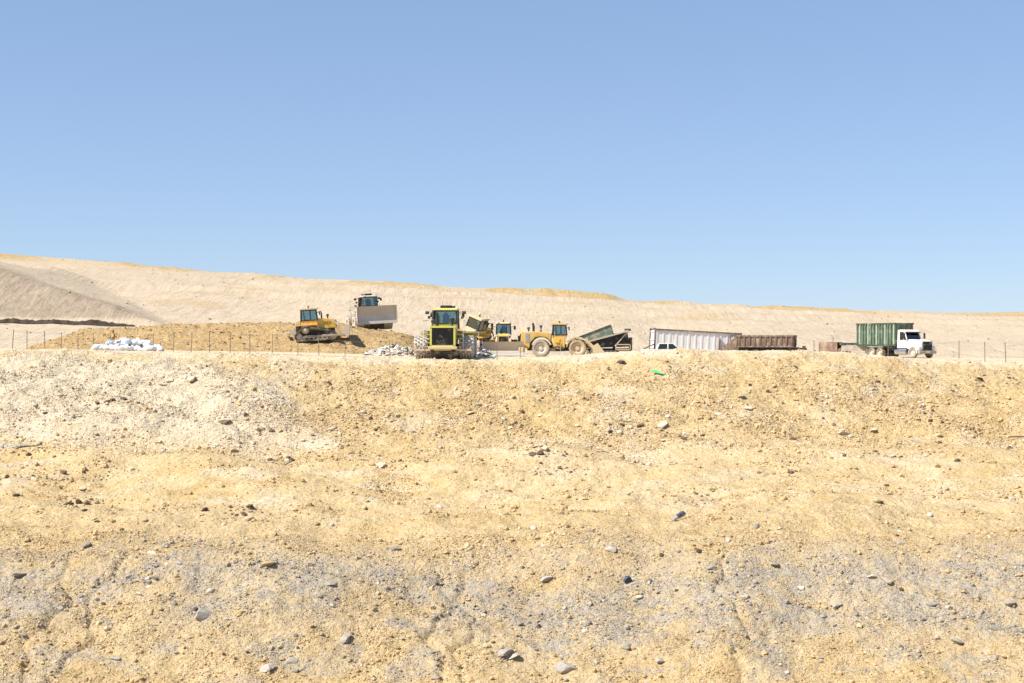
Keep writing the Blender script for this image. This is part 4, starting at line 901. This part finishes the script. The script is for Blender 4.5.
for k in range(150):
    px = random.uniform(-10, 1034); py = random.choice([random.uniform(378, 450), random.uniform(395, 450), random.uniform(540, 690)])
    stone(px, py, random.uniform(3.5, 6.5), MM[random.choice('ppsssgd' if py < 500 else 'pssgg')], random.uniform(.6, 1), k)

def rubble_nodes(name, seeds, sub):
    g = bpy.data.node_groups.new(name, 'GeometryNodeTree')
    g.interface.new_socket('Geometry', in_out='INPUT', socket_type='NodeSocketGeometry'); g.interface.new_socket('Geometry', in_out='OUTPUT', socket_type='NodeSocketGeometry')
    n, l = g.nodes, g.links; gi = n.new('NodeGroupInput'); go = n.new('NodeGroupOutput')
    g2i = n.new('GeometryNodeGeometryToInstance')
    for sd in seeds:
        ic = n.new('GeometryNodeMeshIcoSphere'); ic.inputs['Subdivisions'].default_value = sub; ic.inputs['Radius'].default_value = 1
        no = n.new('ShaderNodeTexNoise'); no.noise_dimensions = '4D'; no.inputs['W'].default_value = sd*7.3; no.inputs['Scale'].default_value = 0.9; no.inputs['Detail'].default_value = 2
        sb = n.new('ShaderNodeVectorMath'); sb.operation = 'SUBTRACT'; sb.inputs[1].default_value = (0.5, 0.5, 0.5); l.new(no.outputs['Color'], sb.inputs[0])
        sc = n.new('ShaderNodeVectorMath'); sc.operation = 'SCALE'; sc.inputs['Scale'].default_value = 1.9; l.new(sb.outputs[0], sc.inputs[0])
        sp = n.new('GeometryNodeSetPosition'); l.new(ic.outputs['Mesh'], sp.inputs['Geometry']); l.new(sc.outputs[0], sp.inputs['Offset'])
        sm = n.new('GeometryNodeSetMaterial'); sm.inputs['Material'].default_value = MATS['rubble']; l.new(sp.outputs[0], sm.inputs['Geometry'])
        ss = n.new('GeometryNodeSetShadeSmooth'); ss.inputs['Shade Smooth'].default_value = False; l.new(sm.outputs[0], ss.inputs[0])
        l.new(ss.outputs[0], g2i.inputs[0])
    def na(nm, ty):
        a = n.new('GeometryNodeInputNamedAttribute'); a.data_type = ty; a.inputs['Name'].default_value = nm; return a.outputs[0]
    ip = n.new('GeometryNodeInstanceOnPoints'); l.new(gi.outputs[0], ip.inputs['Points']); l.new(g2i.outputs[0], ip.inputs['Instance'])
    ip.inputs['Pick Instance'].default_value = True
    l.new(na('idx', 'INT'), ip.inputs['Instance Index']); l.new(na('rot', 'FLOAT_VECTOR'), ip.inputs['Rotation']); l.new(na('scl', 'FLOAT_VECTOR'), ip.inputs['Scale'])
    l.new(ip.outputs[0], go.inputs[0]); return g
NG = rubble_nodes('rubble_scatter', range(6), 2)
def scatter(name, x, y, z, size, tint, label, cat):
    n = len(x); me = bpy.data.meshes.new(name); me.vertices.add(n); me.vertices.foreach_set('co', np.stack([x, y, z], 1).ravel())
    def A(nm, ty, v, key): a = me.attributes.new(nm, ty, 'POINT'); a.data.foreach_set(key, np.ascontiguousarray(v).ravel())
    A('rot', 'FLOAT_VECTOR', np.stack([rng.uniform(-.6, .6, n), rng.uniform(-.6, .6, n), rng.uniform(0, 6.28, n)], 1).astype(np.float32), 'vector')
    A('scl', 'FLOAT_VECTOR', np.stack([size*rng.uniform(.8, 1.3, n), size*rng.uniform(.8, 1.3, n), size*rng.uniform(.55, 1.0, n)], 1).astype(np.float32), 'vector')
    A('idx', 'INT', rng.integers(0, 6, n).astype(np.int32), 'value'); A('tint', 'FLOAT_VECTOR', tint.astype(np.float32), 'vector')
    o = bpy.data.objects.new(name, me); C.objects.link(o); o['kind'] = 'stuff'; o['label'] = label; o['category'] = cat
    me.materials.append(MATS['rubble'])
    md = o.modifiers.new('scatter', 'NODES'); md.node_group = NG; return o
def soil_tint(x, y):
    z = zones(x, y); n = len(x)
    c = np.array([0.53, 0.385, 0.205])[None]*np.ones((n, 1)); p_ = np.array([0.60, 0.49, 0.345]); g_ = np.array([0.36, 0.32, 0.265])
    pr = rng.random(n)
    c = np.where((pr < z['pale']*0.8)[:, None], p_, c); c = np.where((rng.random(n) < z['grey']*0.85)[:, None], g_, c)
    q = rng.random(n); c = np.where((q < 0.03)[:, None], [0.15, 0.11, 0.08], c); c = np.where((q > 0.96)[:, None], [0.68, 0.60, 0.48], c)
    return c*rng.uniform(0.78, 1.15, (n, 1))
def make_rubble():
    # upper slope: dense clods, thick toward its foot
    n = 260000; x = rng.uniform(-62, 62, n); y = rng.uniform(112, 141, n)
    dens = (0.12+0.95*np.clip(0.42+1.3*fbm(x/6, y/4, 4, 501), 0, 1))*(0.35+0.65*np.exp(-((y-123.5)/7)**2))*sst(112, 116.5, y+1.8*fbm(x/6, y/6, 2, 511))
    dens *= 1-0.55*np.exp(-(((x+33)/13)**4+((y-127)/7)**4))
    k = rng.random(n) < dens; x, y = x[k], y[k]; n = len(x)
    s = np.minimum(0.024*rng.pareto(2.7, n)+0.034, 0.19)*(1-0.45*sst(131, 137, y))
    out = [(x, y, s)]
    # bench: sparse stones in drifts
    n = 150000; x = rng.uniform(-60, 60, n); y = rng.uniform(89, 116, n)
    dens = 0.05+0.85*sst(0.10, 0.7, fbm(x/6, y/3, 4, 521))
    k = rng.random(n) < dens; x, y = x[k], y[k]; n = len(x); out.append((x, y, np.minimum(0.024*rng.pareto(2.6, n)+0.028, 0.2)))
    # lower face: fine gravel and small clods
    n = 260000; x = rng.uniform(-48, 48, n); y = rng.uniform(71, 92.5, n)
    dens = 0.15+0.75*np.clip(0.35+1.2*fbm(x/3, y/2, 4, 531), 0, 1)
    k = rng.random(n) < dens; x, y = x[k], y[k]; n = len(x); out.append((x, y, np.minimum(0.017*rng.pareto(2.7, n)+0.022, 0.15)))
    cl = [(108, 399), (78, 500), (100, 472), (240, 512), (390, 462), (620, 426), (545, 452), (690, 437), (290, 460), (40, 452), (780, 470), (690, 492), (345, 492), (30, 476), (560, 470), (850, 445), (940, 420)]
    dk = []
    for a, b_ in cl:
        cx_, cy_ = pix(a, b_); k_ = 34; dk.append((cx_+rng.normal(0, 1.5, k_), cy_+rng.normal(0, 0.8, k_), np.minimum(0.04*rng.pareto(2.2, k_)+0.05, 0.22)))
    xd = np.concatenate([a[0] for a in dk]); yd = np.concatenate([a[1] for a in dk]); sd = np.concatenate([a[2] for a in dk])
    cd = np.where((rng.random(len(xd)) < 0.5)[:, None], [0.16, 0.115, 0.08], [0.45, 0.34, 0.20])*rng.uniform(0.7, 1.2, (len(xd), 1))
    scatter('clods', xd, yd, Gs(xd, yd)+sd*0.2, sd, cd, 'clusters of darker moist clods on the bench and slope', 'clods')
    x = np.concatenate([a[0] for a in out]); y = np.concatenate([a[1] for a in out]); s = np.concatenate([a[2] for a in out])
    scatter('rubble', x, y, Gs(x, y)+s*0.22, s, soil_tint(x, y), 'loose clods and gravel strewn over the sandy slope', 'rubble')
    # mound clods and specks on the hill
    n = 6500; x = rng.uniform(_mx[0]+1, _mx[-1]-1, n); y = rng.uniform(151, 172, n); z = Gm(x, y); k = z > Gs(x, y)+0.02; x, y, z = x[k], y[k], z[k]
    s = np.minimum(0.025*rng.pareto(2.6, len(x))+0.035, 0.17)
    c = np.array([0.42, 0.28, 0.13])*rng.uniform(0.75, 1.15, (len(x), 1)); scatter('clods', x, y, z+s*0.2, s, c, 'brown clods on the cover soil mound', 'clods')
    n = 16000; x = rng.uniform(-120, 125, n); y = rng.uniform(165, 322, n); k = rng.random(n) < 0.25+0.5*(fbm(x/20, y/20, 3, 541) > 0.1)
    k &= ~((x > _mx[0]-1) & (x < _mx[-1]+1) & (y < 186)); x, y = x[k], y[k]
    s = np.minimum(0.035*rng.pareto(2.8, len(x))+0.04, 0.2); c = np.array([0.55, 0.45, 0.33])*rng.uniform(0.45, 1.15, (len(x), 1))
    scatter('clods', x, y, Gs(x, y)+s*0.2, s, c, 'scattered clods on the pale hill', 'clods')
make_rubble()

def litter(name, cx, cy, rx, ry, n, hf, label):
    m = MB(); mats = ['bag_white', 'cloth_grey', 'bag_blue', 'cardboard', 'bag_black', 'white', 'rust_red', 'green_plastic', 'dusty_steel']; wt_ = [3, 4, 2.4, 2.5, 3.5, 2, .8, .3, 4]
    for _ in range(n):
        a = random.uniform(0, 6.28); q = math.sqrt(random.random()); x, y = cx+rx*q*math.cos(a), cy+ry*q*math.sin(a); z = float(hf(x, y))
        mi = random.choices(range(9), wt_)[0]; s = random.uniform(0.10, 0.34)
        if random.random() < 0.45:
            rot = tuple(random.uniform(-1, 1) for _ in range(3)); m.box((x, y, z+s*0.2), (s, s*random.uniform(.4, 1), s*random.uniform(.1, .6)), rot, mi)
        else:
            K = 7; v = [(x, y, z+s*random.uniform(.3, .9))]; 
            for i in range(K):
                t = 6.28*i/K; rr = s*random.uniform(.6, 1.3); v.append((x+rr*math.cos(t), y+rr*math.sin(t), z+s*random.uniform(-.25, .45)))
            for i in range(K):
                t = 6.28*i/K; v.append((v[1+i][0]*0.8+x*0.2, v[1+i][1]*0.8+y*0.2, z-0.2*s))
            m.add(v, [(0, 1+i, 1+(i+1) % K) for i in range(K)]+[(1+i, 1+K+i, 1+K+(i+1) % K, 1+(i+1) % K) for i in range(K)], mi)
    o = m.build(name, mats); o['kind'] = 'stuff'; o['label'] = label; o['category'] = 'litter'; return o
litter('litter', X(394, 147.5), 147.0, 3.2, 2.4, 420, lambda x, y: max(float(hf2(x, y)), ground_at(x, y)), 'mixed white and grey litter heaped left of the centre compactor')
hp3, hf3 = heap('refuse_heap', 475, 146.5, 2.1, 1.7, 0.95, 'small pale heap of refuse just right of the centre compactor')
litter('litter', X(475, 146.5), 146.3, 2.0, 1.5, 260, lambda x, y: max(float(hf3(x, y)), ground_at(x, y)), 'mixed litter on the small heap right of the centre compactor')
litter('litter', X(476, 158), 156, 4.4, 3.6, 520, lambda x, y: max(float(hf1(x, y)), ground_at(x, y)), 'mixed litter under and around the tilted bulldozer')

# white bag heap with a seated person
def bag_mesh(seed):
    import bmesh
    bm = bmesh.new(); bmesh.ops.create_icosphere(bm, subdivisions=3, radius=1); r = random.Random(seed); ph = [r.uniform(0, 6) for _ in range(6)]
    for v in bm.verts:
        p_ = v.co; k = 1+0.10*math.sin(5*p_.x+ph[0])*math.sin(4*p_.y+ph[1])+0.05*math.sin(11*p_.x+ph[2])*math.cos(9*p_.z+ph[3])
        u = max(0, p_.z); q = p_*k; q.x *= 1-0.45*u**3; q.y *= 1-0.45*u**3; q.z = q.z*0.72+(0.25*u**6); v.co = q
    for f in bm.faces: f.smooth = True
    me = bpy.data.meshes.new('rubbish_bag'); bm.to_mesh(me); bm.free(); me.materials.append(MATS['bag_white']); return me
bags = [bag_mesh(s) for s in range(4)]
def bag(px, dd, lvl, r, mat, label, group):
    x = X(px, dd); o = bpy.data.objects.new('rubbish_bag', bags[random.randrange(4)]); C.objects.link(o)
    o.location = (x, dd, ground_at(x, dd)+r*0.50+lvl); o.scale = (r*random.uniform(1, 1.35), r*random.uniform(.9, 1.2), r*random.uniform(.8, 1.05)); o.rotation_euler = (random.uniform(-.4, .4), random.uniform(-.4, .4), random.uniform(0, 6))
    o.material_slots[0].link = 'OBJECT'; o.material_slots[0].material = MATS[mat]; tag(o, label, 'bag', group)
ORD = 'first second third fourth fifth sixth seventh eighth ninth tenth eleventh twelfth thirteenth fourteenth'.split()
for row, pxs, dd, lv, r0, r1 in (('bottom front row', np.arange(96, 163, 5.2), 143.2, 0, .36, .50), ('bottom back row', np.arange(101, 160, 5.2), 144.1, .18, .36, .50), ('upper row', (109.5, 119, 122, 126, 129, 135, 139, 143, 147), 144.0, .60, .34, .44), ('topmost three', (121.5, 125.5, 138), 144.3, .92, .30, .33)):
    for i, px in enumerate(pxs):
        bag(px+random.uniform(-.8, .8), dd+random.uniform(-.2, .2), lv, random.uniform(r0, r1), 'bag_white', 'white rubbish bag, %s from the left in the %s of the heap' % (ORD[i], row), 'white bags in the heap')
for px, lv, lab in ((129.3, .45, 'small black bag on the white heap, left of the middle'), (141, .45, 'small black bag on the white heap, right of the middle'), (162, .0, 'small black bag at the right end of the white heap')):
    bag(px, 143.0, lv, 0.17, 'bag_black', lab, None)
bag(128, 143.5, 0.80, 0.30, 'bag_blue', 'pale blue bag on top of the white heap', None)

def person():
    px, dd = 113.5, 143.55; x = X(px, dd); z = ground_at(x, dd)
    t = thing('person', 'person in orange vest and pale blue trousers seated on the white bags', 'person'); t.location = (x, dd, z+0.98)
    J = {'pel': (0, 0, .12, .16, .13), 'sp': (-.02, 0, .36, .155, .12), 'ch': (-.03, 0, .56, .18, .125), 'nk': (-.03, 0, .70, .065, .065), 'nk2': (-.045, 0, .76, .06, .06)}
    E = [('pel', 'sp'), ('sp', 'ch'), ('ch', 'nk'), ('nk', 'nk2')]
    for s, nm in ((-1, 'r'), (1, 'l')):
        J.update({'hip'+nm: (-.04, s*.11, .10, .095, .095), 'kn'+nm: (-.46, s*.15, .13, .065, .065), 'an'+nm: (-.62, s*.15, -.28, .048, .048), 'to'+nm: (-.80, s*.17, -.33, .035, .035),
                  'sh'+nm: (-.03, s*.19, .62, .068, .068), 'el'+nm: (-.09, s*.26, .36, .050, .050), 'wr'+nm: (-.32, s*.18, .26, .034, .034), 'pa'+nm: (-.41, s*.17, .24, .034, .022)})
        E += [('pel', 'hip'+nm), ('hip'+nm, 'kn'+nm), ('kn'+nm, 'an'+nm), ('an'+nm, 'to'+nm), ('ch', 'sh'+nm), ('sh'+nm, 'el'+nm), ('el'+nm, 'wr'+nm), ('wr'+nm, 'pa'+nm)]
        for k, (dy, L) in enumerate(((-.03, .07), (-.01, .08), (.01, .075), (.03, .06))):
            a, b = f'f{k}a{nm}', f'f{k}b{nm}'; J[a] = (-.45, s*.17+dy, .225, .010, .010); J[b] = (-.45-L*.7, s*.17+dy, .225-L*.6, .008, .008); E += [('pa'+nm, a), (a, b)]
        J['t1'+nm] = (-.37, s*.17-s*.05, .235, .012, .012); J['t2'+nm] = (-.41, s*.17-s*.07, .215, .009, .009); E += [('wr'+nm, 't1'+nm), ('t1'+nm, 't2'+nm)]
    keys = list(J); me = bpy.data.meshes.new('body'); me.from_pydata([J[k][:3] for k in keys], [(keys.index(a), keys.index(b)) for a, b in E], [])
    o = bpy.data.objects.new('body', me); C.objects.link(o)
    sk = o.modifiers.new('skin', 'SKIN'); sk.use_smooth_shade = True
    for i, k in enumerate(keys):
        sv = me.skin_vertices[0].data[i]; sv.radius = J[k][3:]; sv.use_root = (k == 'pel')
    o.modifiers.new('sub', 'SUBSURF').levels = 1
    dg = bpy.context.evaluated_depsgraph_get(); ev = o.evaluated_get(dg); nm_ = bpy.data.meshes.new_from_object(ev)
    bpy.data.objects.remove(o); o = bpy.data.objects.new('body', nm_); C.objects.link(o); o.parent = t
    nm_.materials.clear()
    for mm in ('skin', 'shirt', 'jeans', 'black'): nm_.materials.append(MATS[mm])
    for p_ in nm_.polygons:
        c = p_.center; p_.use_smooth = True
        if c.z < -.24 and c.x < -.54: mi = 3
        elif c.z < .17 and not (c.x < -.30 and c.z > .215): mi = 2
        elif c.x < -.33 and c.z > .15: mi = 0 if c.z > .20 else 2
        elif c.z > .70: mi = 0
        else: mi = 1
        p_.material_index = mi
    import bmesh
    def ell(name, c, r, mat, cut=None):
        bm = bmesh.new(); bmesh.ops.create_uvsphere(bm, u_segments=20, v_segments=14, radius=1)
        for v in bm.verts: v.co = Vector((v.co.x*r[0]+c[0], v.co.y*r[1]+c[1], v.co.z*r[2]+c[2]))
        if cut: bmesh.ops.delete(bm, geom=[v for v in bm.verts if cut(v.co)], context='VERTS')
        for f in bm.faces: f.smooth = True
        me_ = bpy.data.meshes.new(name); bm.to_mesh(me_); bm.free(); me_.materials.append(MATS[mat]); q = bpy.data.objects.new(name, me_); C.objects.link(q); q.parent = t; return q
    hd = ell('head', (-.06, 0, .865), (.098, .078, .118), 'skin')
    q = ell('nose', (-.158, 0, .855), (.018, .014, .022), 'skin'); q.parent = hd
    for s in (-1, 1):
        e = ell('eye', (-.142, s*.032, .878), (.012, .014, .010), 'white'); e.parent = hd
        e = ell('ear', (-.05, s*.078, .865), (.020, .010, .030), 'skin'); e.parent = hd
    e = ell('mouth', (-.148, 0, .815), (.010, .026, .006), 'rust_red'); e.parent = hd
    ell('hair', (-.052, 0, .875), (.106, .088, .122), 'black', lambda c: c.z < .82 or (c.x < -.11 and c.z < .915))
    v = ell('vest', (-.025, 0, .42), (.155, .205, .30), 'vest', lambda c: c.z > .66 or c.z < .16)
    so = v.modifiers.new('s', 'SOLIDIFY'); so.thickness = 0.012
    t.rotation_euler = (0, 0, R(52)); t.scale = (1.12,)*3
person()

# odd objects lying on the slope
def at(o, px, py, dz=0.0, rot=(0, 0, 0)):
    x, y = pix(px, py); o.location = (x, y, ground_at(x, y, False)+dz); o.rotation_euler = tuple(R(a) for a in rot); return o
m = MB(); prof = [(-0.80, 0.0), (-0.75, 0.05), (-0.3, 0.16), (0.25, 0.25), (0.66, 0.27), (0.80, 0.20), (0.78, 0.05), (0.60, 0.0), (0.1, 0.02), (-0.3, -0.01)]
m.prism(prof, -0.18, 0.18); m.box((0.47, 0, 0.20), (0.56, 0.40, 0.20), (0, -0.05, 0), mi=1)
tag(at(m.build('metal_scrap', ['cloth_grey', 'navy'], None, 0.02), 676, 521, 0.05, (0, -27, 12)), 'dark blue and grey scrap sticking up from the bench, casting a shadow', 'scrap')
m = MB(); m.prism([(-0.2, 0), (0.22, 0), (0.28, 0.18), (0.10, 0.42), (-0.12, 0.38), (-0.25, 0.15)], -0.12, 0.12); m.box((0.32, 0.02, 0.16), (0.22, 0.2, 0.30), (0.1, 0.2, 0.3), mi=1)
tag(at(m.build('metal_scrap', ['navy', 'white'], None, 0.03), 627, 583, 0.02, (10, 12, 20)), 'small dark blue scrap with white piece on the lower grey face', 'scrap')
m = MB()
for i in range(14):
    u = i/13; m.box((-0.85+1.7*u, 0.05*math.sin(9*u), 0.05+0.05*math.sin(7*u)), (0.16, 0.30+0.1*math.sin(5*u), 0.03), (0.3*math.sin(8*u), 0.25*math.cos(6*u), 0.3*math.sin(3*u)))
tag(at(m.build('plastic_strip', 'green_plastic'), 661, 374, 0.03, (18, 12, -10)), 'bright green plastic strip on the upper slope', 'plastic')
m = MB(); K = 16
for i in range(K):
    u = i/(K-1); m.box((-2.3+4.6*u, 0.15*math.sin(6*u), 0.06+0.06*math.sin(11*u)), (0.42, 0.85-0.5*u, 0.05), (0.35*math.sin(5*u), 0.2*math.cos(9*u), 0.2*math.sin(7*u)))
tag(at(m.build('torn_sheet', 'cloth_grey'), 10, 447, -0.02, (16, -4, 6)), 'torn grey sheet half buried at the left edge of the bench', 'sheet')
m = MB(); m.cyl((-1.0, 0, 0.05), (1.0, 0, 0.10), 0.05, 0.035, n=8); m.cyl((0.2, 0, 0.06), (0.5, 0.25, 0.25), 0.025, 0.012, n=6)
tag(at(m.build('stick', 'wood'), 962, 398, 0.02, (0, 12, -38)), 'bare stick lying on the upper slope at the right', 'stick')
m = MB(); m.cyl((-0.9, 0, 0.06), (0.9, 0.1, 0.12), 0.06, 0.04, n=8)
tag(at(m.build('stick', 'wood'), 1019, 438, 0.02, (0, 0, 5)), 'dark stick lying at the foot of the upper slope, right edge', 'stick')
